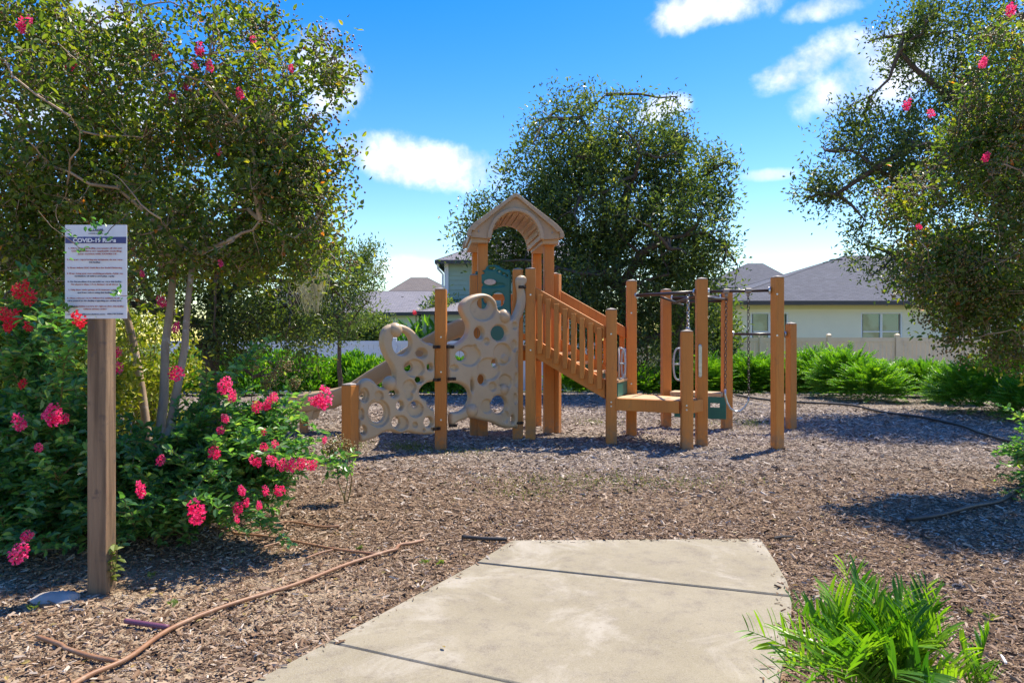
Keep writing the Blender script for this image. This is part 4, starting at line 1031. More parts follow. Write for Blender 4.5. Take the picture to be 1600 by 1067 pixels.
# ------------------------------------------------------------------ sign on its post
def sign():
    D = 3.46; X = gx(150.5, D); w = .092
    t = thing('notice_sign', 'white notice board headed COVID-19 Rules on a weathered square wooden post', 'sign', (X, D + w / 2, 0))
    ztop = H - (354 - CY) / F * D; mb = MB(); mb.box((X, D + w / 2, (ztop - .2 - .1) / 2), (w, w, ztop - .1 + .1)); mb.build('post', M['signpost'], t, bevel=.005)
    x0, x1 = gx(103, D), gx(199.5, D); z0, z1 = H - (498 - CY) / F * D, H - (352 - CY) / F * D
    mb = MB(); mb.box(((x0 + x1) / 2, D - .006, (z0 + z1) / 2), (x1 - x0, .004, z1 - z0)); bd = mb.build('board', M['signwhite'], t, bevel=.001)
    def Z(v): return z1 - (v - 70) / (992 - 70) * (z1 - z0)
    def Xx(u): return x0 + (u - 80) / (688 - 80) * (x1 - x0)
    mb = MB(); mb.box(((x0 + x1) / 2, D - .0095, (Z(188) + Z(252)) / 2), (x1 - x0 - .006, .001, Z(188) - Z(252))); mb.build('header_band', M['signnavy'], bd)
    y = D - .0125
    def text(s, u0, u1, v, size, mat, name='lettering'):
        cu = bpy.data.curves.new('t', 'FONT'); cu.body = s; cu.size = 1; cu.extrude = 0.02; cu.align_x = 'LEFT'; cu.offset = .035
        ob = bpy.data.objects.new('t', cu); COL.objects.link(ob); dg = bpy.context.evaluated_depsgraph_get(); me = bpy.data.meshes.new_from_object(ob.evaluated_get(dg))
        bpy.data.objects.remove(ob); n = len(me.vertices); co = np.empty(n * 3, np.float32); me.vertices.foreach_get('co', co); co = co.reshape(-1, 3)
        wx = Xx(u1) - Xx(u0); sx = wx / (co[:, 0].max() - co[:, 0].min()); hz = size
        V = np.stack([(co[:, 0] - co[:, 0].min() - (co[:, 0].max() - co[:, 0].min()) / 2) * sx, co[:, 2] * -.02, (co[:, 1] - .35) * hz], -1)
        me.vertices.foreach_set('co', V.ravel().astype(np.float32)); me.update(); me.materials.append(mat); me.name = name
        o = bpy.data.objects.new(name, me); COL.objects.link(o); o.parent = bd; o.location = Vector(((Xx(u0) + Xx(u1)) / 2, y, Z(v))) - wloc(bd)
    text('COVID-19 Rules', 165, 588, 222, .0265, M['ink_white'])
    text('VILLAGES', 310, 460, 122, .015, M['ink_dark']); text('community association', 315, 455, 154, .006, M['ink_dark'])
    L = [('1. When using this facility, you assume all risk and', 120, 640, 300, 'r'), ('CDC guidelines are applicable including', 150, 640, 328, 'r'), ('your contact with COVID-19', 210, 590, 356, 'r'),
         ('2. If you are experiencing any symptoms, do not enter', 105, 652, 412, 'r'), ('this facility', 320, 430, 438, 'd'), ('3. Please follow CDC Guidelines for Social Distancing', 110, 645, 492, 'r'),
         ('4. Please bring your own sanitizing products. Advise no', 102, 652, 548, 'r'), ('sanitation of tables and play equip', 180, 570, 574, 'd'),
         ('5. No Guests allowed to assemble or enter this facility.', 112, 642, 628, 'd'), ('No shorter than 6 feet distance at all times', 145, 605, 655, 'r'),
         ('6. Only those under groups of 10 must have adult', 118, 590, 708, 'r'), ('and leave when using this facility', 210, 545, 736, 'd'),
         ('7. These rules are to be followed in addition to all', 105, 620, 790, 'r'), ('rules posted to the facility regarding use of this area', 110, 640, 816, 'd'),
         ('8. The Association reserves the right to close this facility', 98, 664, 870, 'r'), ('without advance notice', 265, 495, 897, 'r'), ('email: office@association.com', 108, 478, 948, 'd'), ('904.747.0408', 500, 655, 945, 'd')]
    for s, a, b, v, k in L: text(s, a, b, v, .0088, M['ink_red' if k == 'r' else 'ink_dark'])
    for u, v in ((384, 90), (384, 975)):
        mb = MB(); mb.tube([(Xx(u), D - .012, Z(v)), (Xx(u), D - .0085, Z(v))], .004, 8); mb.build('screw', M['steel'], t)
sign()

# ------------------------------------------------------------------ hoses and edging lying on the ground
def ground_line(name, label, pts, r, mat, cat, lift=.006):
    P = []
    Q = [gp(*p) for p in pts]
    for i in range(len(Q) - 1):
        for k in range(6):
            t = k / 6; q0, q1, q2, q3 = Q[max(i - 1, 0)], Q[i], Q[i + 1], Q[min(i + 2, len(Q) - 1)]
            v = .5 * ((2 * q1) + (-q0 + q2) * t + (2 * q0 - 5 * q1 + 4 * q2 - q3) * t * t + (-q0 + 3 * q1 - 3 * q2 + q3) * t ** 3); P.append(v)
    P.append(Q[-1])
    P = [Vector((p.x, p.y, float(hgt(p.x, p.y)) + r + lift + .006)) for p in P]
    mb = MB(); mb.tube(P, r, 8); return tag(mb.build(name, mat, smooth=True), label, cat)
ground_line('irrigation_hose', 'long brown irrigation hose running from bottom left corner to beside the path', [(95, 1090), (140, 1062), (200, 1035), (265, 990), (350, 955), (460, 920), (535, 890), (600, 869), (618, 864), (624, 857), (642, 854), (662, 849)], .0105, M['hose'], 'hose')
ground_line('irrigation_hose', 'short purple hose stub lying against the long brown hose', [(196, 977), (228, 982), (262, 987)], .012, M['hose_purple'], 'hose')
ground_line('irrigation_hose', 'short brown hose branch with curved end at bottom left', [(60, 1007), (95, 1018), (140, 1032), (182, 1040)], .010, M['hose'], 'hose')
ground_line('irrigation_hose', 'thin brown hose under the flowering shrub ending beyond the long hose', [(340, 836), (400, 841), (440, 846), (520, 862), (595, 872)], .0085, M['hose'], 'hose')
ground_line('irrigation_hose', 'thin curved hose farthest back near the pink flowers', [(372, 820), (420, 824), (455, 821), (500, 828), (530, 827)], .0085, M['hose'], 'hose')
ground_line('fallen_stick', 'pale thin stick lying across the hoses', [(405, 860), (430, 853), (448, 848)], .006, M['hose'], 'stick')
ground_line('fallen_stick', 'pale stick resting on the mulch beside the thin hose', [(478, 876), (500, 868), (520, 863)], .006, M['hose'], 'stick')
ground_line('landscape_edging', 'black plastic edging strip in the mulch at right edge', [(1418, 821), (1470, 812), (1520, 799), (1565, 785), (1600, 762), (1640, 740)], .017, M['edging'], 'edging')
ground_line('landscape_edging', 'long dark edging line in front of the right hedge', [(1150, 620), (1240, 631), (1330, 637), (1400, 650), (1450, 657), (1510, 670), (1560, 690), (1640, 712)], .022, M['edging'], 'edging', .012)
ground_line('landscape_edging', 'small black edging end at the left corner of the path', [(722, 843), (758, 846), (792, 847)], .012, M['edging'], 'edging')
def stone(px, py, r, label, mat, flat=.35):
    c = gp(px, py); bm = bmesh.new(); bmesh.ops.create_icosphere(bm, subdivisions=3, radius=1)
    for v in bm.verts:
        n = mnoise.noise(v.co * 1.7 + Vector((px, py, 0))) * .35 + 1; v.co = Vector((v.co.x * r * n * 1.3, v.co.y * r * n, v.co.z * r * flat * n))
    me = bpy.data.meshes.new('stone'); bm.to_mesh(me); bm.free(); me.materials.append(mat)
    for f in me.polygons: f.use_smooth = True
    o = bpy.data.objects.new('stone', me); COL.objects.link(o); o.location = (c.x, c.y, float(hgt(c.x, c.y)) + r * flat * .1); tag(o, label, 'stone')
stone(85, 940, .082, 'pale sandy stone half buried left of the sign post', M['dirt_rock'])
def stick(px, py, an, L, label, mat, r=.006):
    c = gp(px, py); z = float(hgt(c.x, c.y)) + .02; d = Vector((math.cos(an), math.sin(an), .05)) * L / 2
    mb = MB(); mb.tube([c + Vector((0, 0, z)) - d, c + Vector((0, .004, z + .004)), c + Vector((0, 0, z)) + d], [r, r, r * .6], 6); tag(mb.build('wood_splinter', mat), label, 'wood splinter')
stick(1225, 843, .1, .13, 'black splinter beside the right end of the path', M['edging'], .01)
stick(1568, 1030, 1.2, .07, 'white splinter standing in the mulch at bottom right', M['trim'], .005)

# ------------------------------------------------------------------ hedges
def coontie_mesh(seed, nf, L, leaflen, width, pairs=13, tip_up=.9):
    r = np.random.default_rng(seed); Cs, Ds, Ln, Tn = [], [], [], []; mb = MB()
    for i in range(nf):
        az = r.uniform(0, 2 * np.pi); el = math.acos(r.uniform(-.05, 1)); l = L * r.uniform(.7, 1.25)
        nrm = np.array([math.sin(el) * math.cos(az), math.sin(el) * math.sin(az), math.cos(el)]); org = nrm * np.array([.48, .48, .42]) * r.uniform(.55, 1.0) + np.array([0, 0, .10])
        d0 = nrm * .8 + np.array([0, 0, .55]) + r.normal(0, .28, 3); d0 /= np.linalg.norm(d0)
        h = np.array([math.cos(az), math.sin(az), 0]); tone = r.random() * .5
        ts = np.linspace(.18, 1, pairs); bend = r.uniform(.3, .8)
        P = lambda t: org + d0 * l * t + (h * .25 * bend - np.array([0, 0, .5 * bend])) * l * t * t
        side = unit(np.cross(d0, np.array([0, 0, 1.]) + .001))
        for t in ts:
            c = P(t); tg = unit(P(t + .02) - P(t - .02)); 
            for s in (-1, 1):
                Cs.append(c); Ds.append(side * s * .8 + tg * .55 + np.array([0, 0, .22])); Ln.append(leaflen * math.sin(math.pi * (.12 + .80 * t)) ** .6 * r.uniform(.85, 1.1)); Tn.append(min(1, tone + r.random() * .4 + .15 * t))
        mb.tube([P(t) for t in (0, .35, .7, 1)], [.006, .005, .004, .002], 3, False)
    V, T, k = leaf_mesh_arrays(np.array(Cs), np.array(Ds), np.array(Ln), width, 1.5, .1)
    sv = np.concatenate(mb.V); off = len(V); q = np.array(mb.Q[4]) + off
    me = np_mesh('fronds', np.concatenate([V, sv]), [T, q], np.concatenate([np.repeat(Tn, k), np.full(len(sv), .6)])); me.materials.append(M['L_hedge']); return me
HM = [coontie_mesh(s, 430, .36, .095, .022, 9) for s in (1, 2, 3)]
def hedge_plant(px, yb, sc, label, group):
    p = gp(px, yb); z = float(hgt(p.x, p.y)); t = thing('coontie_shrub', label, 'shrub', (p.x, p.y, z), group)
    o = share(HM[int(rng.integers(3))], 'fronds', (p.x, p.y, z), t, (0, 0, float(rng.uniform(0, 6))), (sc * rng.uniform(.95, 1.15), sc * rng.uniform(.95, 1.15), 1.28 * sc * rng.uniform(.88, 1.1))); o['kind'] = 'stuff'
    return t
grp = 'ferny shrubs in the row before the beige fence'
rowlab = 'bright green ferny shrub in the row before the beige fence'
for i, (px, yb, sc) in enumerate(((890, 604, 1.0), (925, 601, .95), (958, 603, 1.0), (1000, 604, 1.05), (1035, 603, 1.0), (1072, 603, 1.0), (1105, 606, 1.1), (1140, 604, 1.1), (1172, 605, 1.15), (1205, 606, 1.15), (1238, 607, 1.2), (1262, 610, 1.2), (1285, 613, 1.15),
                                 (1150, 598, 1.2), (1215, 598, 1.25), (1270, 600, 1.2), (1395, 603, 1.0), (1440, 602, 1.0), (1100, 598, 1.1), (1050, 598, 1.0))):
    hedge_plant(px, yb, sc, rowlab, grp)
for px, yb, sc, lab in ((1325, 622, 1.15, 'bushy ferny shrub left of the rounder dark one in the right hedge'), (1362, 628, 1.02, 'round dark green ferny shrub standing forward in the middle of the right hedge'), (1415, 618, .85, 'lighter green ferny shrub right of the middle one in the hedge'),
                        (1450, 620, .85, 'ferny shrub tucked between the lighter shrub and the large corner shrub'), (1530, 646, 1.05, 'large dense ferny shrub at right end of the hedge'), (1490, 630, .9, 'dark ferny shrub behind the large corner shrub'), (1580, 622, 1.2, 'tall ferny shrub at the right edge behind the corner shrub'), (1625, 660, .9, 'ferny shrub cut by the right edge of the photo')):
    hedge_plant(px, yb, sc, lab, None)

def leafy_hedge_mesh(seed, n=650, nl=5):
    r = np.random.default_rng(seed); u = unit(r.normal(0, 1, (n, 3))); u[:, 2] = np.abs(u[:, 2]); c = u * np.array([.62, .5, .80]) * (r.random((n, 1)) ** .3); c[:, 2] += .12
    cc = np.repeat(c, nl, 0) + r.normal(0, .035, (n * nl, 3)); d = unit(np.repeat(u, nl, 0) * .6 + np.array([0, 0, .7]) + r.normal(0, .55, (n * nl, 3)))
    V, T, k = leaf_mesh_arrays(cc, d, .13 * r.uniform(.7, 1.2, n * nl), .045, .8, .15)
    tone = np.clip(r.random(n * nl) * .6 + np.repeat(r.random(n), nl) * .4, 0, 1)
    me = np_mesh('foliage', V, [T], np.repeat(tone, k)); me.materials.append(M['L_hedge']); return me
LM = [leafy_hedge_mesh(s) for s in (4, 5)]
for i, px in enumerate(range(255, 745, 27)):
    yb = 613 + 3 * math.sin(i * 1.7); p = gp(px, yb); z = float(hgt(p.x, p.y))
    t = thing('hedge_shrub', 'broad leaved green shrub in the clipped row before the white fence', 'shrub', (p.x, p.y, z), 'leafy shrubs in the row before the white fence')
    s = share(LM[i % 2], 'foliage', (p.x, p.y, z), t, (0, 0, float(rng.uniform(0, 6))), (1.0, 1.0, rng.uniform(.98, 1.2))); s['kind'] = 'stuff'

# ------------------------------------------------------------------ trees
def E(px, py, D, rx, rz, ry=None, w=1): 
    c = at(px, py, D); a = rx / F * D; return (tuple(c), (a, ry if ry else a, rz / F * D), w)
# big oak behind the play structure
Dk = 17.5
make_tree('oak_tree', 'large dense live oak in the middle behind the play structure', 'tree', (gx(968, Dk), Dk, -.2), tuple(at(975, 470, Dk)),
          [E(960, 380, Dk, 175, 150, 2.4), E(1050, 330, Dk, 88, 130, 1.8), E(880, 290, Dk, 95, 130, 1.8), E(960, 240, Dk, 100, 95, 1.6), E(1085, 420, Dk, 70, 90, 1.5), E(830, 350, Dk, 85, 105, 1.5), E(905, 470, Dk, 110, 100, 1.8), E(1000, 500, Dk, 120, 90, 1.8), E(1040, 210, Dk, 42, 65, .8, 1.2), E(890, 175, Dk, 30, 42, .6, 1.3), E(770, 330, Dk, 34, 30, .5, 1.3), E(1120, 290, Dk, 30, 60, .6, 1.2), E(760, 370, Dk, 60, 60, 1)],
          3100, 22, .122, .44, M['L_oak'], M['bark'], .24, .12, 11, 90, 900, clump=1.3, gate=-.02, tw=.010, aspect=.40, spread=.30)
# oak at the right, far
Dr = 12.5
make_tree('oak_tree', 'tall live oak at the right with blue green leaves behind the flowering tree', 'tree', (gx(1640, Dr), Dr, 0), tuple(at(1620, 330, Dr)),
          [E(1440, 250, Dr, 150, 110, 1.6), E(1520, 120, Dr, 130, 130, 1.6), E(1600, 250, Dr, 170, 220, 1.8), E(1420, 60, Dr, 60, 60, .8, 1.1), E(1540, 470, Dr, 100, 60, 1), E(1370, 260, Dr, 100, 75, 1.1), E(1300, 300, Dr, 60, 45, .7, 1.3), E(1420, 390, Dr, 110, 65, 1.2), E(1480, 40, Dr, 70, 80, 1), E(1335, 200, Dr, 36, 48, .5, 1.5), E(1560, 420, Dr, 130, 80, 1.4)],
          2300, 20, .088, .36, M['L_oak'], M['bark'], .22, .10, 11, 80, 900, clump=1.6, gate=.06, tw=.007, aspect=.42, spread=.28)
# moss hung oak at left back
Dl = 10.5
tL, CL, _ = make_tree('oak_tree', 'dark moss hung live oak behind the left flowering tree', 'tree', (gx(330, Dl), Dl, 0), tuple(at(340, 430, Dl)),
          [E(400, 420, Dl, 140, 85, 1.4), E(480, 450, Dl, 75, 75, 1.0), E(310, 350, Dl, 180, 90, 1.6), E(460, 530, Dl, 70, 60, .8), E(350, 540, Dl, 60, 50, .8), E(370, 500, Dl, 90, 45, 1), E(150, 430, Dl, 200, 130, 1.6)],
          1650, 22, .078, .32, M['L_oak'], M['bark'], .16, .075, 10, 60, 600, clump=1.4, gate=.02, tw=.006, spread=.28, upw=-.05)
# airy light tree beside it
Da = 15.0
make_tree('small_tree', 'small airy light green tree left of the climbing wall behind the hedge', 'tree', (gx(535, Da), Da, -.1), tuple(at(530, 520, Da)),
          [E(540, 440, Da, 60, 62, .9), E(520, 500, Da, 70, 50, .9), E(575, 410, Da, 25, 30, .4, 1.4), E(500, 400, Da, 26, 30, .4, 1.2)],
          420, 20, .085, .40, M['L_light'], M['twig'], .06, .035, 9, 40, 400, clump=2, tw=.005, upw=.8, spread=.16, aspect=.32)
# far trees behind the fences
for px, py, D, rx, rz, lab in ((430, 505, 30, 120, 35, 'low far tree showing over the white fence at left'), (1085, 520, 21, 60, 75, 'light green tree behind the hedge between the bars and the oak'), (700, 500, 27, 30, 28, 'small far bush beside the green house porch'), (60, 470, 26, 160, 60, 'far tree at the left edge behind the flowering tree'), (560, 520, 29, 60, 22, 'low far bush behind the white fence by the grey roof')):
    make_tree('distant_tree', lab, 'tree', (gx(px, D), D, -.5), tuple(at(px, py + 10, D)), [E(px, py, D, rx, rz, 1.4)], 420, 20, .17, .5, M['L_light'], M['bark'], .10, .05, 6, 25, 60, clump=.8, tw=.01, spread=.3)
cn = thing('canna_plant', 'broad leaved canna with an orange red flower behind the fence', 'plant', (gx(652, 25.4), 24.5, -.45))
n = 60; c = np.stack([rng.normal(gx(652, 24.5), .35, n), rng.normal(24.5, .15, n), rng.uniform(.3, 1.75, n)], -1); put_leaves('leaves', M['L_hedge'], cn, c, unit(np.stack([rng.normal(0, .6, n), rng.normal(0, .3, n), np.full(n, .9)], -1)), .55, .17, rng.random(n), True)
mb = MB(); mb.tube([(gx(652, 24.5), 24.5, -.45), (gx(650, 24.5), 24.5, 2.2)], .02, 6); mb.build('stem', M['greentwig'], cn)
flower(cn, Vector((gx(648, 24.5), 24.45, 2.25)), .10, 'red')

# left crepe myrtle, near
Dm = 5.0
base = gp(252, 800); base = Vector((gx(238, Dm), Dm, .08))
ellsM = [E(250, 250, Dm, 270, 190, .9), E(120, 180, Dm, 190, 180, .9), E(390, 190, Dm, 115, 130, .75), E(465, 250, Dm, 78, 70, .5), E(535, 160, Dm, 28, 20, .2, 1.6), E(545, 235, Dm, 22, 14, .15, 1.6), E(525, 300, Dm, 30, 22, .2, 1.5), E(480, 70, Dm, 36, 26, .25, 1.5), E(400, 20, Dm, 36, 18, .2, 1.5), E(300, 30, Dm, 30, 36, .25, 1.4), E(430, 320, Dm, 105, 90, .6), E(240, 390, Dm, 240, 75, .8), E(60, 330, Dm, 170, 130, .8), E(330, 80, Dm, 150, 80, .6, .8), E(60, 60, Dm, 130, 80, .7), E(420, 90, Dm, 50, 40, .3, 1.1), E(510, 130, Dm, 42, 40, .3, 1.3), E(40, 430, Dm + .3, 150, 60, .6), E(480, 390, Dm, 80, 50, .5), E(490, 320, Dm, 60, 60, .4)]
trunks = [((gx(262, 4.5), 4.5, .05), tuple(at(302, 400, Dm - .2))), (tuple(base + Vector((-.22, .5, 0))), tuple(at(170, 300, Dm + .5)))]
base = Vector((gx(237, 4.4), 4.4, .05))
tM, CM, sM = make_tree('crepe_myrtle_tree', 'near crepe myrtle with slim pale trunks and pink blooms behind the sign', 'tree', tuple(base), tuple(at(272, 400, Dm-.05)), ellsM,
          2450, 13, .050, .20, M['L_myrtle'], M['myrtlebark'], .037, .019, 14, 170, 2200, clump=2.3, gate=.08, tw=.0022, aspect=.55, six=True, trunks=trunks, pw=.5, spread=.28, tone_pow=1.1)
tM.children[0]['label'] = 'slim forked trunks with mottled bark'
def pods_for(t, C, sd_, n, r, spread=.035):
    idx = rng.choice(len(C), n); c = C[idx] + sd_[idx] * rng.uniform(.05, .15, (n, 1)); m = 7
    p = np.repeat(c, m, 0) + rng.normal(0, spread, (n * m, 3)); put_pods('seed_capsules', M['seed'], t, p, r * rng.uniform(.7, 1.2, n * m), rng.random(n * m))
pods_for(tM, CM, sM, 3300, .0088)
for px, py, r, D in ((112, 101, 12, 4.6), (240, 88, 9, 4.5), (312, 78, 11, 4.4), (328, 105, 9, 4.4), (270, 152, 8, 4.4), (375, 148, 9, 4.4), (455, 108, 6, 4.6), (38, 40, 14, 4.4), (253, 472, 9, 4.5), (275, 512, 9, 4.5), (343, 238, 6, 4.5), (290, 136, 7, 4.5), (345, 412, 6, 4.4), (305, 103, 7, 4.4), (395, 62, 6, 4.6), (222, 428, 6, 4.4)):
    flower(tM, at(px, py, D), r / F * D * 1.1)
# sprigs hanging before the sign
n = 46; ctr = np.array([tuple(at(px, py, 3.30)) for px, py in ((118, 372), (128, 392), (108, 360), (165, 362), (172, 370), (185, 455), (150, 348), (192, 462), (140, 352), (110, 395))])
idx = rng.integers(0, len(ctr), n); c = ctr[idx] + rng.normal(0, .012, (n, 3)); put_leaves('hanging_sprig', M['L_shrub'], tM, c, unit(rng.normal(0, 1, (n, 3))), .028, .017, rng.random(n) * .6, True)
for a, b in (((60, 330), (125, 388)), ((90, 320), (112, 365)), ((205, 330), (165, 368)), ((230, 430), (188, 462))): 
    mb = MB(); mb.tube(wiggle(at(*a, 3.32), at(*b, 3.30), 5, .2), .0018, 4); mb.build('hanging_twig', M['twig'], tM)
# Spanish moss
def moss(parent, c, h, w, n):
    t = np.linspace(0, 1, 6); P = []; Fq = []; tone = []
    for i in range(n):
        o = rng.normal(0, w, 3); o[2] = rng.uniform(-.1, .1) * h; l = h * rng.uniform(.3, 1.0); ph = rng.uniform(0, 6, 2); am = w * .5
        b = len(P)
        for k in t: 
            x = np.array(c) + o * (1 - .4 * k) + np.array([math.sin(ph[0] + k * 5) * am, math.cos(ph[1] + k * 4) * am, -l * k]); P += [x, x + np.array([.004, .002, 0])]; tone += [rng.random()] * 2
        Fq += [(b + 2 * k, b + 2 * k + 1, b + 2 * k + 3, b + 2 * k + 2) for k in range(5)]
    o = place('spanish_moss', np.array(P), [np.array(Fq)], M['moss'], parent, tone=np.array(tone)); o['kind'] = 'stuff'
moss(tL, at(494, 372, 8.9), .95, .045, 150); moss(tL, at(482, 430, 8.9), .5, .10, 110); moss(tL, at(503, 400, 9.0), .5, .05, 60)
moss(tM, at(365, 185, 4.8), .20, .13, 70); moss(tM, at(425, 180, 4.7), .24, .04, 60)

# right crepe myrtle, near, leaning in over the right edge
Dq = 6.0; bR = Vector((gx(1700, Dq), Dq, 0))
ellR = [E(1560, 300, Dq, 110, 120, .7), E(1500, 400, Dq, 90, 80, .6), E(1580, 160, Dq, 80, 120, .6), E(1440, 320, Dq, 50, 50, .4), E(1560, 480, Dq, 90, 60, .5), E(1490, 500, Dq, 38, 30, .25, 1.1), E(1450, 450, Dq, 55, 35, .35), E(1690, 300, Dq, 160, 230, .9), E(1540, 430, Dq, 90, 70, .4), E(1530, 530, Dq, 60, 32, .3, 1.3), E(1590, 545, Dq, 70, 35, .4, 1.2), E(1600, 60, Dq, 50, 60, .5), E(1530, 220, Dq, 50, 50, .4)]
tR, CR, sR = make_tree('crepe_myrtle_tree', 'crepe myrtle with olive seed heads and a few pink blooms at right edge', 'tree', tuple(bR), tuple(at(1690, 360, Dq)), ellR,
          1600, 13, .050, .20, M['L_myrtle'], M['myrtlebark'], .035, .018, 10, 110, 1300, clump=2.4, gate=.0, tw=.0024, aspect=.55, six=True, pw=.5, spread=.28, upw=.05)
pods_for(tR, CR, sR, 2800, .0098, .04)
for px, py, r in ((1417, 165, 9), (1536, 99, 9), (1455, 178, 7), (1579, 17, 10), (1540, 247, 8), (1436, 355, 5)): flower(tR, at(px, py, 5.2), r / F * 5.2 * 1.1)

# ------------------------------------------------------------------ shrubs by the sign
def var_shrub(px, py, D, rx, rz, label, n=500):
    c = at(px, py, D); t = thing('variegated_shrub', label, 'shrub', (c.x, c.y, 0))
    C = ell_points([E(px, py, D, rx, rz, .55)], n, .4, 3, 0); p, d, _ = sprays(C, C.mean(0), .15, 11, spread=.3); m = len(p)
    put_leaves('foliage', M['L_var'], t, p, d, .055 * rng.uniform(.7, 1.3, m), .026, np.clip(rng.random(m) * .7 + np.repeat(rng.random(n), 11) * .3, 0, 1), True)
    mb = MB()
    for q in C[:60]: mb.tube(wiggle((c.x + rng.normal(0, .1), c.y, 0), q, 5, .1), [.007, .006, .005, .004, .003], 4, False)
    b = mb.build('stems', M['greentwig'], t); b['kind'] = 'stuff'
var_shrub(60, 590, 4.9, 140, 95, 'yellow green variegated shrub at the left edge behind the sign post', 620)
var_shrub(225, 590, 6.3, 75, 110, 'yellow green variegated shrub seen between the slim trunks', 380)
var_shrub(30, 730, 4.9, 70, 75, 'low yellow green shrub at the left edge under the pink blooms', 260)

def arching_shrub(label, base, tips, nrand, ells, leafL, flowers, reds=(), parts=150, name='crepe_myrtle_shrub'):
    t = thing(name, label, 'shrub', base); mb = MB(); C, Dd = [], []
    base = np.array(base, float)
    def stem(a, tip, bow, L=leafL, r=.006, side=True):
        a = np.array(a, float); tip = np.array(tip, float); ln = np.linalg.norm(tip - a); n = 9
        P = [a + (tip - a) * s + np.array([0, 0, bow * ln * math.sin(math.pi * min(1, s * 1.0))]) + rng.normal(0, .008, 3) for s in np.linspace(0, 1, n)]
        mb.tube(P, list(np.linspace(r, r * .3, n)), 4, False); P = np.array(P)
        m = max(4, int(ln / (L * .52))); ss = np.linspace(.18, 1, m)
        for s in ss:
            q = s * (n - 1); i = min(int(q), n - 2); c = P[i] + (P[i + 1] - P[i]) * (q - i); tg = unit(P[i + 1] - P[i]); sd_ = unit(np.cross(tg, np.array([0, 0, 1.])) + rng.normal(0, .35, 3))
            for g_ in (-1, 1): C.append(c); Dd.append(sd_ * g_ + tg * .55 + np.array([0, 0, .15]))
            if side and rng.random() < .55:
                e = c + unit(sd_ * rng.choice([-1, 1]) + tg * .8 + rng.normal(0, .25, 3)) * rng.uniform(.12, .28); stem(c, e, .04, L * .9, .003, False)
        return P
    for tp in tips: stem(base + rng.normal(0, .08, 3) * np.array([1, 1, 0]), tp, .16)
    for q in ell_points(ells, nrand, .35, 0): stem(base + rng.normal(0, .16, 3) * np.array([1, 1, 0]), q, rng.uniform(.02, .16))
    b = mb.build('stems', M['greentwig'], t); b['kind'] = 'stuff'
    C = np.array(C); Dd = unit(np.array(Dd)); n = len(C)
    # the leaves nearest the camera are single parts, the rest one mass
    order = np.argsort(np.linalg.norm(C - np.array([0, 0, H]), axis=1)); big = order[:parts]; rest = order[parts:]
    m = len(rest); put_leaves('foliage', M['L_shrub'], t, C[rest], Dd[rest], leafL * rng.uniform(.7, 1.15, m), leafL * .52 * rng.uniform(.85, 1.1, m), rng.random(m) ** 1.2, True, up=1.0)
    protos = []
    for k in range(5):
        V, T, _ = leaf_mesh_arrays(np.zeros((1, 3)), np.array([[1., 0, 0]]), 1, .54, 8, .15, True); me = np_mesh('leaf', V, [T], np.full(6, k / 5 * .9 + .05)); me.materials.append(M['L_shrub']); protos.append(me)
    for i in big:
        d = Vector(Dd[i]); e = d.to_track_quat('X', 'Z').to_euler(); e.rotate_axis('X', float(rng.normal(0, .5))); s = leafL * float(rng.uniform(.75, 1.1)); share(protos[int(rng.integers(5))], 'leaf', C[i], t, tuple(e), (s, s, s))
    for px, py, r, D in flowers: flower(t, at(px, py, D - .3), r / F * D * 1.05)
    for px, py, r, D in reds: flower(t, at(px, py, D - .15), r / F * D, 'red')
    return t, C, Dd
bS = (gx(235, 4.5), 4.5, .05)
tips = [tuple(at(px, py, D)) for px, py, D in ((495, 722, 4.3), (440, 765, 4.2), (465, 655, 4.5), (425, 640, 4.5), (350, 610, 4.4), (450, 720, 4.1), (400, 780, 4.0), (310, 805, 3.9), (380, 690, 4.2), (440, 740, 4.25), (330, 740, 3.9), (410, 815, 4.1), (470, 690, 4.4), (395, 560, 4.6), (290, 780, 3.8), (360, 640, 4.2))]
fl = [(308, 803, 19, 3.85), (220, 766, 13, 3.8), (350, 604, 14, 4.3), (363, 620, 10, 4.3), (276, 585, 12, 4.2), (506, 623, 18, 4.5), (490, 628, 9, 4.5), (428, 622, 8, 4.5), (418, 632, 10, 4.5), (402, 637, 9, 4.45), (470, 725, 10, 4.3), (455, 728, 11, 4.3), (440, 727, 10, 4.3), (487, 727, 9, 4.3), (437, 767, 9, 4.15), (415, 767, 8, 4.15), (425, 720, 9, 4.2), (372, 795, 10, 4.1),
      (352, 655, 8, 4.3), (345, 672, 7, 4.3), (335, 709, 11, 4.2), (404, 723, 8, 4.2), (370, 812, 6, 4.0), (378, 767, 8, 4.0), (385, 786, 7, 4.0), (405, 790, 7, 4.0), (412, 675, 6, 4.4), (507, 688, 6, 4.4), (183, 575, 10, 4.3), (184, 552, 8, 4.3), (412, 700, 7, 4.3), (430, 695, 7, 4.3), (395, 720, 9, 4.2), (250, 720, 9, 4.2)]
arching_shrub('low spreading crepe myrtle with many pink blooms right of the sign post', bS, tips, 62, [E(310, 765, 4.2, 110, 72, .3), E(370, 700, 4.3, 80, 75, .3), E(240, 780, 4.2, 70, 75, .3), E(400, 690, 4.4, 60, 55, .25), E(180, 720, 4.6, 50, 70, .3)], .055, fl)
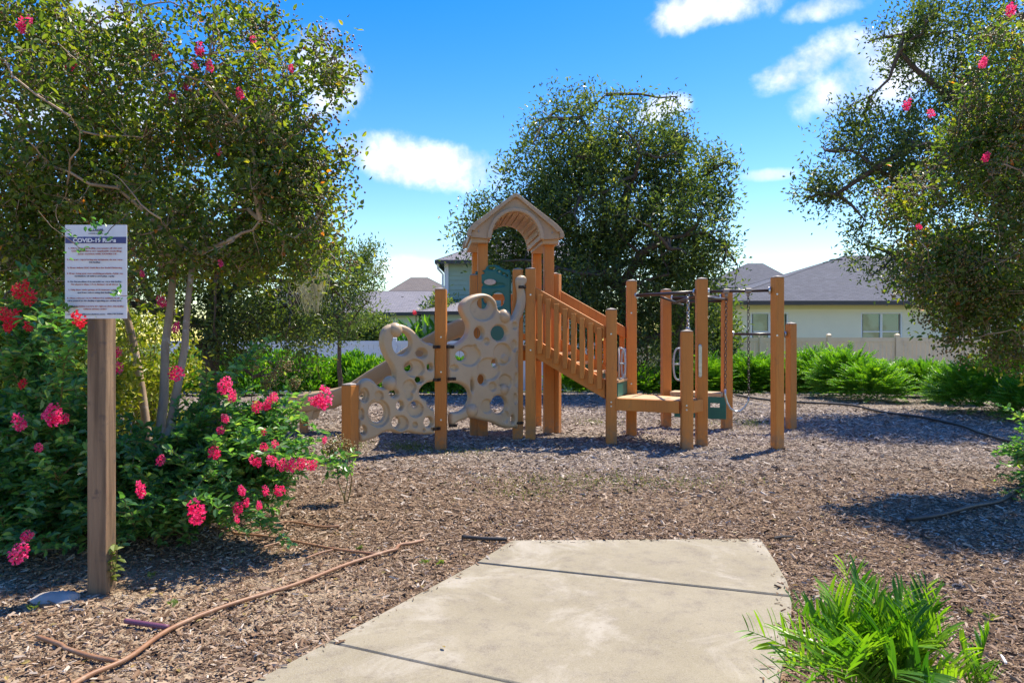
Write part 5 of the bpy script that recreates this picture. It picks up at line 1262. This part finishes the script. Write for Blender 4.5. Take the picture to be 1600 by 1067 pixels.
# olive buds at some tips
def buds(label, spots, D):
    c0 = at(spots[0][0], spots[0][1], D)
    t = thing('flower_panicle_shrub', label, 'shrub', (c0.x, c0.y, 0)); pts = []; mb = MB()
    for px, py, r in spots:
        c = np.array(at(px, py, D)); rr = r / F * D; n = 110; q = unit(rng.normal(0, 1, (n, 3))) * rng.random((n, 1)) ** .5 * np.array([rr, rr * .7, rr * 1.1]); pts.append(c + q)
        mb.tube(wiggle((c0.x + .05, c0.y, 0), c, 6, .12), [.005, .005, .004, .003, .003, .002], 4)
    p = np.concatenate(pts); put_pods('flower_buds', M['bud'], t, p, .0065, rng.random(len(p))); b = mb.build('stems', M['greentwig'], t)
    n = 110; k = rng.integers(0, len(p), n); q = p[k] * 1.0; q[:, 2] *= rng.uniform(.5, .95, n); put_leaves('foliage', M['L_shrub'], t, q, unit(rng.normal(0, 1, (n, 3))), .05, .026, rng.random(n), True)
buds('tall shoots with golden bud heads behind the pink shrub', [(395, 568, 12), (430, 582, 20), (445, 570, 14), (418, 598, 12), (460, 598, 10)], 5.0)
buds('low shoot with golden buds before the leftmost orange post', [(530, 693, 16), (545, 700, 14), (515, 700, 12)], 5.3)
bS2 = (gx(60, 4.3), 4.3, .05)
tips2 = [tuple(at(px, py, D)) for px, py, D in ((35, 465, 4.2), (20, 505, 4.1), (70, 500, 4.3), (35, 660, 3.9), (85, 650, 3.9), (45, 600, 4.1), (30, 865, 3.6), (120, 500, 3.5), (60, 540, 4.2), (110, 620, 4.0), (150, 700, 3.9), (210, 820, 3.8), (225, 690, 4.0), (10, 560, 4))]
fl2 = [(30, 660, 14, 3.9), (83, 650, 17, 3.85), (30, 866, 16, 3.5), (42, 838, 9, 3.6), (60, 700, 7, 3.9), (70, 648, 8, 3.9), (100, 655, 8, 3.9)]
rd2 = [(28, 456, 13, 4.2), (46, 466, 15, 4.2), (20, 500, 16, 4.1), (44, 511, 9, 4.1), (8, 492, 12, 4.1), (124, 500, 14, 3.35), (35, 600, 9, 4.1), (40, 445, 8, 4.2), (12, 512, 9, 4.1)]
arching_shrub('crepe myrtle shrub with crimson and pink blooms left of the sign post', bS2, tips2, 62, [E(70, 700, 4.2, 110, 150, .35), E(60, 790, 4.0, 120, 85, .35), E(180, 720, 4.3, 90, 100, .3), E(190, 800, 4.1, 90, 60, .3), E(50, 660, 4.3, 90, 40, .3)], .060, fl2, rd2)

# small sprout at the foot of the sign post
sp = thing('weed_sprout', 'light green leafy sprout growing at the foot of the sign post', 'weed', tuple(gp(172, 922)))
c0 = np.array(gp(172, 922)); C, Dd = [], []; mb = MB()
for k in range(5):
    an = rng.uniform(0, 6); tip = c0 + np.array([math.cos(an) * .05 + .01, math.sin(an) * .03 - .05, rng.uniform(.10, .24)]); P = wiggle(c0, tip, 6, .08); mb.tube(P, .002, 4)
    for q in P[2:]:
        for g_ in range(3): C.append(q); Dd.append(rng.normal(0, 1, 3) * np.array([1, 1, .3]))
mb.build('stem', M['greentwig'], sp)
n = len(C); V, T, _ = leaf_mesh_arrays(np.zeros((1, 3)), np.array([[1., 0, 0]]), 1, .6, 8, .15, True); me = np_mesh('leaf', V, [T], np.full(6, .9)); me.materials.append(M['L_light'])
for i in range(n):
    e = Vector(Dd[i]).normalized().to_track_quat('X', 'Z').to_euler(); s = float(rng.uniform(.042, .06)); share(me, 'leaf', C[i], sp, tuple(e), (s, s, s))
# tiny weeds in the mulch
def weed(px, py, label, r=.03, n=9):
    c = gp(px, py); z = float(hgt(c.x, c.y)); t = thing('weed', label, 'weed', (c.x, c.y, z)); an = rng.uniform(0, 6.28, n)
    cc = np.repeat(np.array([[c.x, c.y, z + .012]]), n, 0) + rng.normal(0, r * .35, (n, 3)) * np.array([1, 1, .2]); put_leaves('leaves', M['L_light'], t, cc, np.stack([np.cos(an), np.sin(an), np.full(n, .8)], -1), r, r * .5, rng.uniform(.4, 1, n), True)
for px, py, lab in ((665, 882, 'tiny green weed near the end of the long hose'), (688, 884, 'tiny weed nearest the left edge of the path'), (562, 860, 'small weed patch between the thin hose and the long hose'), (268, 948, 'small weed right of the sign post'), (52, 958, 'tiny weed left of the pale stone'), (236, 905, 'low weed in the shade beyond the sign post'), (1512, 955, 'small weed in the mulch at right'), (1548, 965, 'weed seedling close to the right edge')):
    weed(px, py, lab)
# sparse grass
def grass():
    ps = []
    for px, py, sx, sy, n in ((900, 752, 170, 13, 620), (1050, 757, 130, 9, 260), (830, 772, 80, 9, 200), (640, 700, 40, 7, 700), (1175, 662, 25, 6, 350), (930, 660, 40, 5, 350), (720, 705, 60, 6, 300), (1100, 660, 100, 5, 300), (560, 700, 20, 9, 200)):
        for _ in range(n): q = gp(px + rng.normal(0, sx * .5), max(575, py + rng.normal(0, sy * .6))); ps.append((q.x, q.y, float(hgt(q.x, q.y)) + .005))
    c = np.array(ps); n = len(c); d = unit(np.stack([rng.normal(0, .5, n), rng.normal(0, .5, n), np.full(n, 1.)], -1))
    V, T, k = leaf_mesh_arrays(c, d, rng.uniform(.012, .045, n), .006, 0, .1); o = place('grass', V, [T], M['grass'], tone=np.repeat(rng.random(n), k)); tag(o, 'sparse short grass coming through the wood chips', 'grass', kind='stuff')
grass()
# fallen leaves / bright litter
n = 420; yy = rng.uniform(2.4, 7, n); xx = rng.uniform(-.8, .8, n) * yy; k = ~in_path(xx, yy) | (rng.random(n) < .05); xx, yy = xx[k], yy[k]; n = len(xx)
V, T, k = leaf_mesh_arrays(np.stack([xx, yy, np.maximum(hgt(xx, yy), np.where(in_path(xx, yy), ZP, -1)) + .012], -1), np.stack([rng.normal(0, 1, n), rng.normal(0, 1, n), rng.normal(0, .1, n)], -1), .03, .016, 2, .15, True)
o = place('fallen_leaves', V, [T], M['bud'], tone=np.repeat(rng.random(n), k)); tag(o, 'scattered dry fallen leaves on the mulch', 'leaf litter', kind='stuff')

# ------------------------------------------------------------------ foreground coontie
def leaflet_mesh(tone):
    n = 7; V = []; 
    for i in range(n):
        t = i / (n - 1); w = .055 * math.sin(math.pi * (.10 + .86 * t)) ** .6; z = .10 * math.sin(math.pi * t * .6) * 1.0; V += [(t, -w, z + .012), (t, 0, z), (t, w, z + .012)]
    Fs = [(3 * i + j, 3 * i + j + 1, 3 * i + j + 4, 3 * i + j + 3) for i in range(n - 1) for j in range(2)]
    me = np_mesh('leaflet', V, [np.array(Fs)], np.clip(np.full(len(V), tone) + np.array([v[0] * .15 for v in V]), 0, 1), smooth=True); me.materials.append(M['L_front']); return me
LF = [leaflet_mesh(t) for t in (.05, .25, .45, .65, .9)]
budget = [0]
def frond(t, base, tip, bow, pairs, ll, roll=0.0, tone=None):
    base, tip = Vector(base), Vector(tip); L = (tip - base).length; n = 12
    pt = lambda s: base.lerp(tip, s) + Vector((0, 0, bow * L * math.sin(math.pi * s)))
    mb = MB(); mb.tube([pt(i / n) for i in range(n + 1)], list(np.linspace(.0038, .0014, n + 1)), 5); fr = mb.build('frond', M['L_front'], t, smooth=True)
    at_ = fr.data.attributes.new('tone', 'FLOAT', 'POINT'); at_.data.foreach_set('value', np.full(len(fr.data.vertices), .8, np.float32))
    tot = []
    for k in range(pairs):
        s = .22 + .78 * k / (pairs - 1); c = pt(s); tg = (pt(min(1.02, s + .02)) - pt(s - .02)).normalized()
        side = tg.cross(Vector((0, 0, 1))); side = side.normalized() if side.length > .1 else Vector((1, 0, 0)); side = Matrix.Rotation(roll, 3, tg) @ side
        upv = side.cross(tg)
        for g_ in (-1, 1):
            d = (side * g_ * .62 + tg * .72 + upv * .42 + Vector(rng.normal(0, .09, 3))).normalized(); l = ll * (math.sin(math.pi * (.16 + .74 * s)) ** .7) * float(rng.uniform(.88, 1.08))
            tot.append((c, d, l))
    tn = int(rng.integers(5)) if tone is None else tone
    if budget[0] + len(tot) <= 290:
        budget[0] += len(tot)
        for c, d, l in tot:
            e = d.to_track_quat('X', 'Z').to_euler(); e.rotate_axis('X', float(rng.normal(0, .35))); share(LF[min(4, max(0, tn + int(rng.integers(-1, 2))))], 'leaflet', c, fr, tuple(e), (l, l, l))
    else:
        base_co = np.array([tuple(v.co) for v in LF[0].vertices]); Vs, Qs, Tn = [], [], []; off = 0; q0 = np.array([tuple(p.vertices) for p in LF[0].polygons])
        for c, d, l in tot:
            e = d.to_track_quat('X', 'Z').to_euler(); e.rotate_axis('X', float(rng.normal(0, .35))); Mx = np.array(e.to_matrix()); Vs.append(base_co * l @ Mx.T + np.array(c)); Qs.append(q0 + off); off += len(base_co); Tn.append(np.full(len(base_co), np.clip(.2 * tn + rng.uniform(-.1, .25), 0, 1)))
        o = place('leaflets', np.concatenate(Vs), [np.concatenate(Qs)], M['L_front'], fr, tone=np.concatenate(Tn), smooth=True); o['kind'] = 'stuff'
Df = 2.35
cf = Vector((gx(1385, Df), Df, 0)); tf = thing('coontie_plant', 'bright green coontie fern with long narrow leaflets at the bottom right corner', 'plant', tuple(cf))
ft = [(1170, 985, 2.45, .10), (1215, 985, 2.35, .1), (1262, 965, 2.4, .1), (1300, 960, 2.2, .08), (1318, 880, 2.5, .03), (1338, 895, 2.3, .03), (1365, 925, 2.2, .03), (1295, 925, 2.2, .05), (1410, 925, 2.2, .04), (1240, 950, 2.2, .07), (1345, 915, 2.4, .03), (1400, 955, 2.2, .08), (1448, 915, 2.35, .04), (1470, 960, 2.3, .08), (1375, 985, 2.05, .1), (1235, 1040, 2.1, .12), (1290, 1010, 2.0, .12), (1345, 1020, 1.95, .12),
      (1425, 1010, 2.0, .12), (1480, 1010, 2.1, .12), (1280, 950, 2.6, .06), (1420, 940, 2.6, .05), (1360, 960, 2.7, .06), (1448, 925, 2.2, .03), (1462, 935, 2.15, .05), (1475, 985, 2.1, .06), (1430, 960, 2.05, .06), (1310, 930, 2.3, .04), (1200, 1060, 1.95, .15), (1400, 1060, 1.85, .12), (1320, 1060, 1.85, .14), (1500, 1060, 2.1, .12), (1250, 1075, 1.85, .14), (1455, 1075, 1.85, .14)]
for px, py, D, bow in ft: frond(tf, cf + Vector((float(rng.normal(0, .025)), float(rng.normal(0, .025)), 0)), at(px, py, D), bow, 17, .135, float(rng.normal(0, .5)))
budget[0] = 60
cf2 = Vector((gx(1500, 2.5) + .03, 2.48, 0)); tf2 = thing('coontie_plant', 'small separate coontie seedling right of the large bottom corner fern', 'plant', tuple(cf2))
for px, py, D, bow in ((1545, 985, 2.5, .06), (1500, 1000, 2.4, .08), (1530, 1040, 2.3, .1), (1480, 1030, 2.3, .1), (1560, 1060, 2.35, .1)): frond(tf2, cf2, at(px, py, D), bow, 11, .09, float(rng.normal(0, .4)))
# green growth at the right edge
t, _, _ = arching_shrub('leafy light green shrub cut by the right edge of the photo', (gx(1660, 6.2), 6.2, 0), [tuple(at(1592, 700, 6.1)), tuple(at(1590, 740, 6.0)), tuple(at(1597, 790, 5.6)), tuple(at(1596, 650, 6.3))], 26, [E(1640, 720, 6.1, 45, 80, .3)], .06, (), (), 20, 'edge_shrub')
